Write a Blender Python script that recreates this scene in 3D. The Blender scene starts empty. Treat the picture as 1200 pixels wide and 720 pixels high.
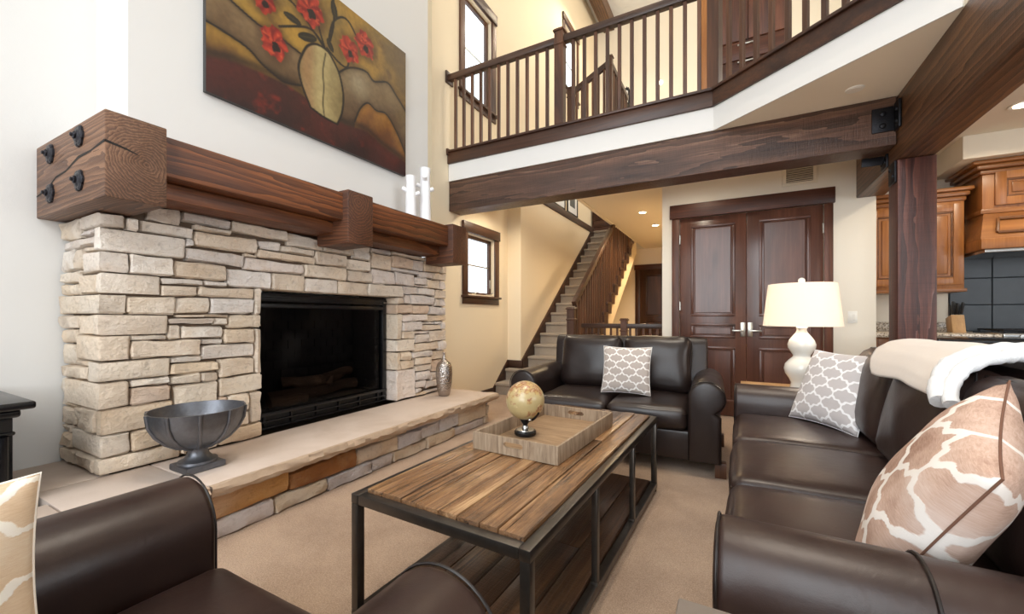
import bpy, bmesh, math, random
from mathutils import Vector, Matrix, noise
PI = math.pi
R = math.radians
scn = bpy.context.scene
COL = scn.collection

# ------------------------------------------------------------------ camera
cam_d = bpy.data.cameras.new('camera')
cam = bpy.data.objects.new('camera', cam_d)
COL.objects.link(cam)
scn.camera = cam
cam_d.sensor_width = 36.0
cam_d.lens = 36.0 * 480 / 1200
cam_d.shift_y = 11 / 1200
cam_d.clip_start = 0.05
cam.location = (0, 0, 1.1)
cam.rotation_euler = (R(90), 0, R(28.3))

# ------------------------------------------------------------------ world, lights, exposure
w = bpy.data.worlds.new('sky')
scn.world = w
w.use_nodes = True
w.node_tree.nodes['Background'].inputs[0].default_value = (0.86, 0.93, 1.0, 1)
w.node_tree.nodes['Background'].inputs[1].default_value = 2.2
scn.view_settings.view_transform = 'Standard'
scn.view_settings.look = 'None'
scn.view_settings.gamma = 1
scn.view_settings.exposure = 0.0


def area(name, loc, size, target, power, col):
    d = bpy.data.lights.new(name, 'AREA')
    d.shape = 'RECTANGLE'
    d.size, d.size_y = size
    d.energy = power
    d.color = col
    o = bpy.data.objects.new(name, d)
    o.location = loc
    o.rotation_euler = (Vector(target) - Vector(loc)).to_track_quat('-Z', 'Y').to_euler()
    COL.objects.link(o)
    return o


def point(name, loc, power, col, r=0.05):
    d = bpy.data.lights.new(name, 'POINT')
    d.energy = power
    d.color = col
    d.shadow_soft_size = r
    o = bpy.data.objects.new(name, d)
    o.location = loc
    COL.objects.link(o)
    return o


def spot(name, loc, power, col, ang=130, blend=0.6):
    d = bpy.data.lights.new(name, 'SPOT')
    d.energy = power
    d.color = col
    d.spot_size = R(ang)
    d.spot_blend = blend
    d.shadow_soft_size = 0.06
    o = bpy.data.objects.new(name, d)
    o.location = loc
    COL.objects.link(o)
    return o


DAY = (0.93, 0.965, 1.0)
WARM = (1.0, 0.76, 0.46)
# daylight entering through the big windows behind the camera and the high windows of the room
area('daylight_low', (-0.5, -2.8, 1.65), (2.6, 1.9), (-0.6, 3, 0.6), 95, DAY)
area('daylight_high', (-0.6, -2.8, 4.6), (3.0, 3.0), (0.2, 3, 1.0), 165, DAY)
area('daylight_right', (4.3, 0.4, 4.6), (3.6, 2.6), (-0.4, 3.5, 0.2), 105, DAY)
area('daylight_kitchen', (4.3, 1.6, 1.7), (3.4, 1.6), (0.5, 2.8, 1.2), 70, DAY)
area('upper_area', (2.6, 9.6, 5.0), (2.6, 2.6), (-1.5, 5.5, 4.2), 150, (1.0, 0.95, 0.86))  # upstairs area light in front of a closed wall, no window there


# ------------------------------------------------------------------ geometry collector
class G:
    def __init__(s):
        s.v = []
        s.f = []

    def add(s, vs, fs):
        k = len(s.v)
        s.v += [tuple(p) for p in vs]
        s.f += [tuple(i + k for i in f) for f in fs]
        return s

    def bm(s, b, M=None):
        if M is not None:
            bmesh.ops.transform(b, matrix=M, verts=b.verts)
        b.verts.index_update()
        s.add([v.co[:] for v in b.verts], [[v.index for v in f.verts] for f in b.faces])
        b.free()
        return s

    def box(s, x0, x1, y0, y1, z0, z1, bev=0.0, seg=2, M=None):
        b = bmesh.new()
        bmesh.ops.create_cube(b, size=1)
        for v in b.verts:
            v.co = ((x0 + x1) / 2 + v.co.x * (x1 - x0), (y0 + y1) / 2 + v.co.y * (y1 - y0), (z0 + z1) / 2 + v.co.z * (z1 - z0))
        if bev > 0:
            bmesh.ops.bevel(b, geom=b.edges[:] + b.verts[:], offset=bev, segments=seg, affect='EDGES', profile=0.5)
        return s.bm(b, M)

    def bar(s, p0, p1, w, h, bev=0.0, up=(0, 0, 1)):
        """a rectangular bar from p0 to p1, w wide and h high"""
        p0, p1 = Vector(p0), Vector(p1)
        d = (p1 - p0)
        L = d.length
        d.normalize()
        x = d.cross(Vector(up)).normalized()
        z = x.cross(d)
        M = Matrix((x, d, z)).transposed().to_4x4()
        M.translation = p0
        return s.box(-w / 2, w / 2, 0, L, -h / 2, h / 2, bev, 2, M)

    def prism(s, pts, axis, a0, a1, bev=0.0, seg=2):
        """extrude a polygon along x, y or z; pts are the other two coordinates in order"""
        b = bmesh.new()
        def mk(p, a):
            return {'x': (a, p[0], p[1]), 'y': (p[0], a, p[1]), 'z': (p[0], p[1], a)}[axis]
        lo = [b.verts.new(mk(p, a0)) for p in pts]
        hi = [b.verts.new(mk(p, a1)) for p in pts]
        n = len(pts)
        e1 = b.faces.new(lo)
        e2 = b.faces.new(hi[::-1])
        for i in range(n):
            b.faces.new((lo[i], hi[i], hi[(i + 1) % n], lo[(i + 1) % n]))
        bmesh.ops.recalc_face_normals(b, faces=b.faces[:])
        if bev > 0:
            ed = list(set(e1.edges[:] + e2.edges[:]))
            bmesh.ops.bevel(b, geom=ed, offset=bev, segments=seg, affect='EDGES', profile=0.5)
        return s.bm(b)

    def lathe(s, prof, c=(0, 0, 0), n=32, M=None):
        vs, fs = [], []
        m = len(prof)
        for r, z in prof:
            for k in range(n):
                a = 2 * PI * k / n
                vs.append(Vector((r * math.cos(a), r * math.sin(a), z)))
        for i in range(m - 1):
            for k in range(n):
                k2 = (k + 1) % n
                fs.append((i * n + k, i * n + k2, (i + 1) * n + k2, (i + 1) * n + k))
        fs.append(tuple(range(n))[::-1])
        fs.append(tuple((m - 1) * n + k for k in range(n)))
        if M is not None:
            vs = [M @ v for v in vs]
        c = Vector(c)
        return s.add([v + c for v in vs], fs)

    def cyl(s, p0, p1, r0, r1=None, n=16):
        r1 = r0 if r1 is None else r1
        p0, p1 = Vector(p0), Vector(p1)
        q = (p1 - p0).to_track_quat('Z', 'Y').to_matrix().to_4x4()
        return s.lathe([(r0, 0), (r1, (p1 - p0).length)], p0, n, q)

    def tube(s, pts, r, n=8, closed=False):
        pts = [Vector(p) for p in pts]
        m = len(pts)
        vs, fs = [], []
        ref = None
        for i, p in enumerate(pts):
            a = pts[(i - 1) % m] if (closed or i > 0) else p
            b = pts[(i + 1) % m] if (closed or i < m - 1) else p
            d = (b - a).normalized()
            if ref is None:
                ref = Vector((0, 0, 1)) if abs(d.z) < 0.9 else Vector((1, 0, 0))
            x = d.cross(ref).normalized()
            ref = x.cross(d).normalized()
            rr = r(i / (m - 1)) if callable(r) else r
            for k in range(n):
                t = 2 * PI * k / n
                vs.append(p + rr * (math.cos(t) * x + math.sin(t) * ref))
        for i in range(m if closed else m - 1):
            j = (i + 1) % m
            for k in range(n):
                k2 = (k + 1) % n
                fs.append((i * n + k, j * n + k, j * n + k2, i * n + k2))
        if not closed:
            fs.append(tuple(range(n)))
            fs.append(tuple((m - 1) * n + k for k in range(n))[::-1])
        return s.add(vs, fs)

    def sphere(s, c, r, n=24, sc=(1, 1, 1)):
        b = bmesh.new()
        bmesh.ops.create_uvsphere(b, u_segments=n, v_segments=n // 2, radius=r)
        for v in b.verts:
            v.co = (c[0] + v.co.x * sc[0], c[1] + v.co.y * sc[1], c[2] + v.co.z * sc[2])
        return s.bm(b)

    def soft(s, x0, x1, y0, y1, z0, z1, r=0.04, puff=(0, 0, 0.03), n=10, wr=0.0, seed=0, M=None):
        """an upholstered cushion: rounded box with crowned faces and faint creases"""
        h = Vector(((x1 - x0) / 2, (y1 - y0) / 2, (z1 - z0) / 2))
        c = Vector(((x0 + x1) / 2, (y0 + y1) / 2, (z0 + z1) / 2))
        r = min(r, h.x * 0.98, h.y * 0.98, h.z * 0.98)
        def ticks(hh):
            a = [-hh, -hh + 0.15 * r, -hh + 0.45 * r, -hh + r]
            L = 2 * (hh - r)
            k = max(1, min(n, int(L / 0.05)))
            mid = [-hh + r + L * i / k for i in range(1, k)] if L > 1e-4 else []
            return a + mid + [-q for q in a[::-1]]
        T = [ticks(h.x), ticks(h.y), ticks(h.z)]
        b = bmesh.new()
        for ax in range(3):
            u, v = (ax + 1) % 3, (ax + 2) % 3
            for sg in (-1, 1):
                grid = []
                for a in T[u]:
                    row = []
                    for bb in T[v]:
                        p = Vector((0, 0, 0))
                        p[ax] = sg * h[ax]
                        p[u] = a
                        p[v] = bb
                        row.append(b.verts.new(p))
                    grid.append(row)
                for i in range(len(grid) - 1):
                    for j in range(len(grid[0]) - 1):
                        q = [grid[i][j], grid[i + 1][j], grid[i + 1][j + 1], grid[i][j + 1]]
                        b.faces.new(q if sg > 0 else q[::-1])
        bmesh.ops.remove_doubles(b, verts=b.verts[:], dist=1e-5)
        for vt in b.verts:
            p = vt.co.copy()
            inn = Vector([max(-(h[i] - r), min(h[i] - r, p[i])) for i in range(3)])
            d = p - inn
            if d.length > 1e-9:
                q = inn + d.normalized() * r
            else:
                q = p
            o = q.copy()
            for i in range(3):
                if puff[i]:
                    a, bb = (i + 1) % 3, (i + 2) % 3
                    fa = max(0, 1 - (p[a] / h[a]) ** 2) ** 0.7
                    fb = max(0, 1 - (p[bb] / h[bb]) ** 2) ** 0.7
                    o[i] += puff[i] * fa * fb * (p[i] / h[i])
            if wr:
                o += Vector(noise.noise_vector(o * 7 + Vector((seed * 3.1, seed, 1)))) * wr
            vt.co = c + o
        return s.bm(b, M)


SHIFT = {}
LOCAL = set()


def thing(name, label, cat, loc=(0, 0, 0), rz=0.0, group=None, local=False):
    o = bpy.data.objects.new(name, None)
    o.empty_display_size = 0.1
    COL.objects.link(o)
    o.location = loc
    o.rotation_euler = (0, 0, rz)
    o['label'] = label
    o['category'] = cat
    if group:
        o['group'] = group
    SHIFT[o.name] = Vector((0, 0, 0)) if local else Vector(loc)
    return o


def obj(name, g, m, parent=None, smooth=35, label=None, kind=None, origin=None, color=None):
    me = bpy.data.meshes.new(name)
    if parent is not None:
        sh = SHIFT[parent.name]
    elif origin is not None:
        sh = Vector(origin)
    else:
        xs = [p[0] for p in g.v]; ys = [p[1] for p in g.v]; zs = [p[2] for p in g.v]
        sh = Vector(((min(xs) + max(xs)) / 2, (min(ys) + max(ys)) / 2, min(zs)))
    me.from_pydata([(p[0] - sh.x, p[1] - sh.y, p[2] - sh.z) for p in g.v], [], g.f)
    me.materials.append(m)
    if smooth:
        me.polygons.foreach_set('use_smooth', [True] * len(me.polygons))
        me.set_sharp_from_angle(angle=R(smooth))
    me.update()
    o = bpy.data.objects.new(name, me)
    COL.objects.link(o)
    if parent is not None:
        o.parent = parent
    else:
        o.location = sh
    SHIFT[o.name] = sh
    if label:
        o['label'] = label
    if kind:
        o['kind'] = kind
    if color:
        o.color = (*color, 1)
    return o


def tag(o, label, cat, group=None):
    o['label'] = label
    o['category'] = cat
    if group:
        o['group'] = group
    return o


def struct(name, g, m, **k):
    return obj(name, g, m, kind='structure', **k)


def srgb(r, g, b):
    f = lambda c: (c / 255 / 12.92) if c / 255 <= 0.04045 else ((c / 255 + 0.055) / 1.055) ** 2.4
    return (f(r), f(g), f(b))


# ------------------------------------------------------------------ materials
class NT:
    def __init__(s, name):
        s.m = bpy.data.materials.new(name)
        s.m.use_nodes = True
        s.t = s.m.node_tree
        s.b = s.t.nodes['Principled BSDF']

    def n(s, typ, inp=None, **props):
        nd = s.t.nodes.new('ShaderNode' + typ)
        for k, v in props.items():
            setattr(nd, k, v)
        for k, v in (inp or {}).items():
            s.set(nd, k, v)
        return nd

    def set(s, nd, k, v):
        if isinstance(v, bpy.types.NodeSocket):
            s.t.links.new(v, nd.inputs[k])
        elif isinstance(v, bpy.types.Node):
            s.t.links.new(v.outputs[0], nd.inputs[k])
        else:
            if isinstance(v, tuple) and len(v) == 3 and nd.inputs[k].type == 'RGBA':
                v = (*v, 1)
            nd.inputs[k].default_value = v

    def math(s, op, a, b=0.0, c=None):
        nd = s.n('Math', {0: a, 1: b}, operation=op)
        if c is not None:
            s.set(nd, 2, c)
        return nd

    def coord(s, out='Object', scale=(1, 1, 1), loc=(0, 0, 0), rnd=0.0):
        tc = s.n('TexCoord').outputs[out]
        if rnd:
            oi = s.n('ObjectInfo').outputs['Random']
            off = s.n('VectorMath', {0: (17.3, 9.1, 5.7)}, operation='SCALE')
            s.set(off, 'Scale', s.math('MULTIPLY', oi, rnd))
            tc = s.n('VectorMath', {0: tc, 1: off}, operation='ADD').outputs[0]
        return s.n('Mapping', {'Vector': tc, 'Scale': scale, 'Location': loc})

    def noise(s, vec, scale, detail=4, rough=0.6, dist=0.0):
        return s.n('TexNoise', {'Vector': vec, 'Scale': scale, 'Detail': detail, 'Roughness': rough, 'Distortion': dist})

    def ramp(s, fac, stops):
        nd = s.n('ValToRGB', {0: fac})
        e = nd.color_ramp.elements
        while len(e) < len(stops):
            e.new(0.5)
        for i, (p, c) in enumerate(stops):
            e[i].position = p
            e[i].color = (*c, 1) if isinstance(c, tuple) else (c, c, c, 1)
        return nd

    def mix(s, fac, a, b, mode='MIX'):
        nd = s.n('Mix', data_type='RGBA', blend_type=mode)
        s.set(nd, 0, fac)
        for i, v in ((6, a), (7, b)):
            if isinstance(v, bpy.types.NodeSocket):
                s.t.links.new(v, nd.inputs[i])
            elif isinstance(v, bpy.types.Node):
                s.t.links.new(v.outputs[0], nd.inputs[i])
            else:
                nd.inputs[i].default_value = (*v, 1)
        return nd.outputs[2]

    def bump(s, h, strength=0.3, dist=0.01, prev=None):
        nd = s.n('Bump', {'Height': h, 'Strength': strength, 'Distance': dist})
        if prev is not None:
            s.set(nd, 'Normal', prev)
        return nd

    def out(s, col=None, rough=None, normal=None, **kw):
        if col is not None:
            s.set(s.b, 'Base Color', col)
        if rough is not None:
            s.set(s.b, 'Roughness', rough)
        if normal is not None:
            s.set(s.b, 'Normal', normal)
        for k, v in kw.items():
            s.set(s.b, k.replace('_', ' '), v)
        return s.m


def paint(name, col, bump=0.12):
    t = NT(name)
    v = t.coord()
    n1 = t.noise(v, 90, 3)
    n2 = t.noise(v, 1.3, 2)
    c = t.mix(t.math('MULTIPLY', n2.outputs[0], 0.10), col, tuple(x * 0.86 for x in col))
    return t.out(c, 0.75, t.bump(n1.outputs[0], bump, 0.004))


def plain(name, col, rough=0.5, metal=0.0, bump=0.0, bscale=60, var=0.15, **kw):
    t = NT(name)
    v = t.coord()
    n = t.noise(v, bscale, 4)
    c = t.mix(n.outputs[0], col, tuple(x * (1 - var) for x in col))
    return t.out(c, rough, t.bump(n.outputs[0], bump, 0.004) if bump else None, Metallic=metal, **kw)


def wood(name, dark, mid, light, axis='y', rough=0.5, bump=0.35, cell=1.0, knots=0.0, coat=0.0, rnd=1.0, saw=0.0, crack=0.0):
    """long grain stretched along one axis with pores, tone drift, optional knots and saw marks"""
    t = NT(name)
    st = {'x': (0.1, 1, 1), 'y': (1, 0.1, 1), 'z': (1, 1, 0.1)}[axis]
    fine = {'x': (0.02, 1, 1), 'y': (1, 0.02, 1), 'z': (1, 1, 0.02)}[axis]
    v = t.coord(scale=st, rnd=rnd)
    vf = t.coord(scale=fine, rnd=rnd)
    big = t.noise(v, 5 * cell, 5, 0.65, 1.2)
    grain = t.noise(vf, 75 * cell, 5, 0.7)
    f = t.math('ADD', t.math('MULTIPLY', big.outputs[0], 0.75), t.math('MULTIPLY', grain.outputs[0], 0.35))
    c = t.ramp(f, [(0.36, dark), (0.55, mid), (0.74, light)])
    col = c.outputs[0]
    h = t.math('ADD', t.math('MULTIPLY', grain.outputs[0], 1.0), t.math('MULTIPLY', big.outputs[0], 0.5))
    if crack:
        cn = t.noise(vf, 26 * cell, 6, 0.72, 0.5)
        pn = t.noise(t.coord(scale=(1, 0.4, 1), rnd=rnd), 9, 5, 0.75)
        ck = t.ramp(cn.outputs[0], [(0.36, 1.0), (0.44, 0.0)])
        pk = t.ramp(pn.outputs[0], [(0.52, 0.0), (0.72, 0.75)])
        col = t.mix(t.math('MULTIPLY', pk.outputs[0], crack), col, tuple(x * 0.75 for x in dark))
        col = t.mix(t.math('MULTIPLY', ck.outputs[0], crack), col, tuple(x * 0.35 for x in dark))
        h = t.math('SUBTRACT', h, t.math('MULTIPLY', ck.outputs[0], 1.2))
    if knots:
        vo = t.n('TexVoronoi', {'Vector': t.coord(scale={'x': (0.35, 1, 1), 'y': (1, 0.35, 1), 'z': (1, 1, 0.35)}[axis], rnd=rnd), 'Scale': 2.6 * cell})
        k = t.ramp(vo.outputs['Distance'], [(0.03, 1.0), (0.13, 0.0)])
        col = t.mix(t.math('MULTIPLY', k.outputs[0], knots), col, tuple(x * 0.3 for x in dark))
    if saw:
        sv = t.coord(scale={'x': (1, 0.03, 0.03), 'y': (0.03, 1, 0.03), 'z': (0.03, 0.03, 1)}[axis])
        sn = t.noise(sv, 110, 3, 0.7)
        h = t.math('ADD', h, t.math('MULTIPLY', sn.outputs[0], saw))
    return t.out(col, rough, t.bump(h, bump, 0.004), Coat_Weight=coat, Coat_Roughness=0.25)


def timber(name, dark, mid, light, axis, c=(0, 0, 0), rough=0.5, bump=0.6, saw=0.0, period=0.02, pale=None):
    """sawn beam: growth rings about the beam's own axis give rings on the ends and cathedral grain on the sides"""
    t = NT(name)
    st = {'x': (0.12, 1, 1), 'y': (1, 0.12, 1), 'z': (1, 1, 0.12)}[axis]
    tc = t.n('TexCoord').outputs['Object']
    ms = t.n('Mapping', {'Vector': tc, 'Scale': st})
    d = t.noise(ms, 4.0, 4, 0.6)
    dv = t.n('VectorMath', {0: d.outputs[1], 1: (0.5, 0.5, 0.5)}, operation='SUBTRACT')
    dv = t.n('VectorMath', {0: dv, 'Scale': 0.13}, operation='SCALE')
    p = t.n('VectorMath', {0: tc, 1: tuple(-q for q in c)}, operation='ADD')
    p = t.n('VectorMath', {0: p, 1: dv}, operation='ADD')
    wv = t.n('TexWave', {'Vector': p, 'Scale': 0.314 / period, 'Distortion': 0.4, 'Detail': 2.0}, wave_type='RINGS', rings_direction=axis.upper(), wave_profile='SAW')
    fine = t.noise(t.n('Mapping', {'Vector': tc, 'Scale': {'x': (0.03, 1, 1), 'y': (1, 0.03, 1), 'z': (1, 1, 0.03)}[axis]}), 90, 5, 0.7)
    big = t.noise(ms, 2.2, 3)
    f = t.math('ADD', t.math('MULTIPLY', wv.outputs[1], 0.22), t.math('MULTIPLY', fine.outputs[0], 0.4))
    f = t.math('ADD', f, t.math('MULTIPLY', big.outputs[0], 0.42))
    col = t.ramp(f, [(0.33, dark), (0.52, mid), (0.72, light)]).outputs[0]
    if pale:  # pale streaks put reflected light along the grain into the colour
        k = t.ramp(t.math('MULTIPLY', wv.outputs[1], t.noise(ms, 3.1, 2).outputs[0]), [(0.42, 0.0), (0.6, 1.0)])
        fk = t.ramp(fine.outputs[0], [(0.45, 0.0), (0.6, 1.0)])
        col = t.mix(t.math('MULTIPLY', t.math('MULTIPLY', k.outputs[0], fk.outputs[0]), 0.7), col, pale)
    h = t.math('ADD', t.math('MULTIPLY', wv.outputs[1], 0.45), fine.outputs[0])
    if saw:
        sn = t.noise(t.n('Mapping', {'Vector': tc, 'Scale': {'x': (1, 0.02, 0.05), 'y': (0.02, 1, 0.05), 'z': (0.02, 0.05, 1)}[axis]}), 130, 3, 0.7)
        h = t.math('ADD', h, t.math('MULTIPLY', sn.outputs[0], saw))
        col = t.mix(t.ramp(sn.outputs[0], [(0.5, 0.0), (0.75, 0.35)]).outputs[0], col, tuple(x * 0.5 for x in dark))
    return t.out(col, rough, t.bump(h, bump, 0.004))


def leather(name, base, hi, rough=0.34):
    t = NT(name)
    v = t.coord()
    n1 = t.noise(v, 3.5, 4)
    n2 = t.n('TexVoronoi', {'Vector': v, 'Scale': 420.0})
    n3 = t.noise(v, 14, 4, 0.6, 0.6)
    c = t.mix(t.ramp(n1.outputs[0], [(0.4, 0.0), (0.75, 1.0)]).outputs[0], base, hi)
    b1 = t.bump(n2.outputs[0], 0.08, 0.001)
    b2 = t.bump(n3.outputs[0], 0.10, 0.012, b1)
    rr = t.ramp(n1.outputs[0], [(0.3, rough - 0.05), (0.8, rough + 0.1)])
    return t.out(c, rr.outputs[0], b2, Specular_IOR_Level=0.5)


def trellis(name, ground, line, nx, ny, width=0.1, amp=0.1, hair=False):
    """ogee lattice woven in pale lines on the cushion's own UVs"""
    t = NT(name)
    uv = t.n('TexCoord').outputs['UV']
    sp = t.n('SeparateXYZ', {0: uv})
    x = t.math('MULTIPLY', sp.outputs[0], nx)
    y = t.math('MULTIPLY', sp.outputs[1], ny)
    jn = t.noise(uv, 60 if hair else 140, 2)
    j = t.math('MULTIPLY', t.math('SUBTRACT', jn.outputs[0], 0.5), 0.055 if hair else 0.03)
    a = t.math('ADD', t.math('ADD', x, y), j)
    b = t.math('ADD', t.math('SUBTRACT', y, x), j)
    def wig(q):
        s1 = t.math('SINE', t.math('MULTIPLY', q, 2 * PI))
        s3 = t.math('SINE', t.math('MULTIPLY', q, 6 * PI))
        return t.math('ADD', t.math('MULTIPLY', s1, amp), t.math('MULTIPLY', s3, amp * 0.28))
    def dist(p, q):
        fr = t.math('FRACT', t.math('ADD', t.math('SUBTRACT', p, wig(q)), 0.5))
        return t.math('ABSOLUTE', t.math('SUBTRACT', fr, 0.5))
    d = t.math('MINIMUM', dist(a, b), dist(b, a))
    k = t.ramp(d, [(width * 0.75, 1.0), (width, 0.0)])
    if hair:
        hv = t.n('Mapping', {'Vector': uv, 'Scale': (14, 120, 1), 'Rotation': (0, 0, 0.5)})
        hn = t.noise(hv, 1.6, 4, 0.7, 0.8)
        big = t.noise(uv, 2.2, 3)
        g = t.ramp(t.math('ADD', t.math('MULTIPLY', big.outputs[0], 0.7), t.math('MULTIPLY', hn.outputs[0], 0.3)), [(0.35, ground[0]), (0.52, ground[1]), (0.68, ground[2])]).outputs[0]
        h = hn.outputs[0]
    else:
        wv = t.noise(t.n('Mapping', {'Vector': uv, 'Scale': (1, 1, 1)}), 260, 2)
        g = t.mix(wv.outputs[0], ground[0], ground[1])
        h = wv.outputs[0]
    c = t.mix(k.outputs[0], g, line)
    return t.out(c, 0.85, t.bump(t.math('ADD', h, t.math('MULTIPLY', k.outputs[0], 0.6)), 0.3, 0.003))


WALL = srgb(242, 233, 216)
M = {}
M['paint'] = paint('wall_paint_cream', WALL)
M['tan'] = paint('wall_paint_tan_cream', srgb(240, 223, 193))
M['white'] = paint('wall_paint_white', srgb(222, 220, 216))
M['ceil'] = paint('ceiling_paint_lit', srgb(243, 233, 214))  # same paint as the fascia, kept brighter for how light falls on the soffit
M['fascia'] = paint('ceiling_paint_dim', srgb(228, 226, 222), 0.05)  # same paint as the soffit in a dimmer tone, light difference put into colour


def carpet_mat(name, c1, c2):
    t = NT(name)
    v = t.coord()
    n = t.noise(v, 210, 4, 0.85)
    n2 = t.noise(v, 2.0, 3)
    f = t.math('ADD', t.math('MULTIPLY', n.outputs[0], 0.7), t.math('MULTIPLY', n2.outputs[0], 0.3))
    c = t.ramp(f, [(0.36, c1), (0.62, c2)])
    return t.out(c.outputs[0], 0.95, t.bump(n.outputs[0], 0.7, 0.006), Sheen_Weight=0.15)


M['carpet'] = carpet_mat('carpet_beige', srgb(136, 108, 86), srgb(206, 178, 152))
M['stair_carpet'] = carpet_mat('carpet_stairs', srgb(138, 122, 106), srgb(182, 168, 150))
M['trim'] = wood('dark_stained_trim', srgb(38, 22, 16), srgb(62, 38, 26), srgb(92, 58, 38), 'x', 0.4, 0.15, 1.0, 0.3)
M['trim_y'] = wood('dark_stained_trim_lengthwise', srgb(38, 22, 16), srgb(62, 38, 26), srgb(92, 58, 38), 'y', 0.4, 0.15, 1.0, 0.3)
M['trim_z'] = wood('dark_stained_trim_upright', srgb(46, 27, 18), srgb(80, 50, 33), srgb(118, 78, 52), 'z', 0.42, 0.15, 1.0, 0.2)
M['rail'] = wood('railing_wood', srgb(40, 26, 20), srgb(62, 42, 32), srgb(96, 68, 50), 'x', 0.4, 0.15)
M['casing'] = wood('door_casing_wood', srgb(54, 28, 17), srgb(88, 48, 28), srgb(128, 74, 44), 'z', 0.45, 0.2, 1.0, 0.6)
M['casing_x'] = wood('door_header_wood', srgb(44, 22, 14), srgb(74, 38, 22), srgb(108, 60, 36), 'x', 0.45, 0.2, 1.0, 0.6)
M['door'] = wood('door_wood', srgb(70, 42, 32), srgb(96, 60, 46), srgb(122, 78, 60), 'z', 0.3, 0.1, 0.8, 0.7, coat=0.3)
M['door_far'] = wood('far_door_wood', srgb(36, 20, 14), srgb(56, 33, 22), srgb(80, 48, 32), 'z', 0.35, 0.1)
M['cab'] = wood('cabinet_wood', srgb(122, 74, 34), srgb(158, 100, 48), srgb(188, 126, 66), 'z', 0.4, 0.1, 0.8, 0.2, coat=0.2)
M['cab_x'] = wood('cabinet_wood_horizontal', srgb(108, 62, 28), srgb(144, 90, 42), srgb(176, 116, 60), 'x', 0.4, 0.1, 0.8, 0.2, coat=0.2)
M['cab_dark'] = wood('cabinet_wood_dark', srgb(84, 50, 26), srgb(112, 70, 36), srgb(140, 90, 48), 'x', 0.4, 0.1)  # darker tone of the cabinet wood
M['mantel'] = timber('mantel_timber', srgb(48, 25, 14), srgb(98, 55, 29), srgb(150, 88, 45), 'y', (-0.1, 0, 0.1), 0.45, 0.5, 0, 0.022)
M['mantel_end'] = timber('mantel_block_timber', srgb(58, 38, 27), srgb(100, 69, 50), srgb(146, 108, 80), 'x', (0, -1.22, 0.18), 0.5, 0.7, 0, 0.013)
M['mantel_block'] = timber('mantel_bracket_timber', srgb(46, 25, 16), srgb(84, 49, 30), srgb(126, 78, 48), 'x', (0, 0, 0.3), 0.5, 0.5, 0, 0.02)
M['beam_x'] = timber('balcony_beam_timber', srgb(46, 30, 23), srgb(84, 58, 45), srgb(124, 90, 70), 'x', (0, 0.42, 0.14), 0.38, 0.9, 1.2, 0.024, srgb(160, 128, 108))
M['beam_y'] = timber('long_beam_timber', srgb(46, 29, 18), srgb(92, 62, 40), srgb(140, 98, 64), 'y', (0.35, 0, 0.5), 0.42, 0.5, 0.3, 0.03)
M['post'] = timber('post_timber', srgb(44, 20, 16), srgb(80, 44, 36), srgb(122, 74, 58), 'z', (0.05, 0.18, 0), 0.4, 0.7, 0.3, 0.022, srgb(170, 150, 150))
M['plank'] = wood('reclaimed_plank', srgb(62, 42, 28), srgb(140, 102, 68), srgb(206, 168, 122), 'y', 0.27, 0.9, 1.5, 1.0, coat=0.4, rnd=3.0, saw=0.5, crack=0.9)
M['plank_low'] = wood('reclaimed_plank_shelf', srgb(46, 30, 22), srgb(84, 58, 40), srgb(126, 92, 64), 'y', 0.3, 0.9, 1.5, 1.0, coat=0.35, rnd=3.0, saw=0.4, crack=0.7)
M['tray'] = wood('grasscloth', srgb(112, 92, 74), srgb(160, 138, 114), srgb(192, 172, 148), 'z', 0.7, 0.6, 9.0)
M['tray_top'] = wood('grasscloth_floor', srgb(120, 92, 66), srgb(156, 126, 94), srgb(184, 154, 120), 'x', 0.6, 0.5, 8.0)
M['light_wood'] = wood('light_wood', srgb(150, 112, 70), srgb(186, 146, 98), srgb(210, 174, 126), 'z', 0.4, 0.1)
M['leather'] = leather('leather_espresso', srgb(34, 25, 23), srgb(46, 34, 30))
M['leather_b'] = leather('leather_brown', srgb(44, 30, 27), srgb(60, 42, 36), 0.36)
M['piping'] = plain('leather_piping', srgb(26, 18, 16), 0.4)
M['steel'] = plain('dark_steel', srgb(108, 103, 98), 0.34, 0.9, 0.08, 30, 0.4)
M['iron'] = plain('black_iron', srgb(38, 38, 42), 0.45, 0.7, 0.4, 90, 0.4)
M['bolt'] = plain('hammered_bolt_iron', srgb(66, 66, 72), 0.4, 0.85, 0.5, 120, 0.4)
M['black'] = plain('black_lacquer', srgb(16, 17, 20), 0.25)
M['firebox'] = plain('firebox_black', srgb(14, 13, 13), 0.5)
M['firebrick'] = plain('firebrick', srgb(58, 52, 48), 0.9, 0, 0.5, 30)
M['log'] = wood('ceramic_log', srgb(60, 44, 34), srgb(110, 82, 60), srgb(150, 118, 90), 'y', 0.9, 0.8)
M['pewter'] = plain('pewter', srgb(124, 126, 132), 0.42, 0.85, 0.25, 50, 0.45)
M['silver'] = plain('hammered_silver', srgb(186, 180, 174), 0.25, 1.0, 0.0)
M['nickel'] = plain('satin_nickel', srgb(190, 186, 176), 0.3, 1.0)
M['ceramic'] = plain('white_ceramic', srgb(246, 246, 248), 0.3, var=0.03)
M['lampbody'] = plain('lamp_ceramic', srgb(240, 236, 226), 0.18, var=0.03, Coat_Weight=0.5)
M['plate'] = plain('switch_plate', srgb(244, 240, 230), 0.4, var=0.02)
M['cream'] = plain('cream_lit_fill', srgb(238, 226, 204), 0.5, var=0.04)
M['grey_top'] = plain('grey_laminate', srgb(128, 118, 110), 0.45, 0, 0.1, 40)
M['grey_pillow'] = trellis('grey_trellis_cloth', (srgb(190, 184, 184), srgb(206, 200, 200)), srgb(244, 243, 244), 3.7, 3.7, 0.085, 0.1)
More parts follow.
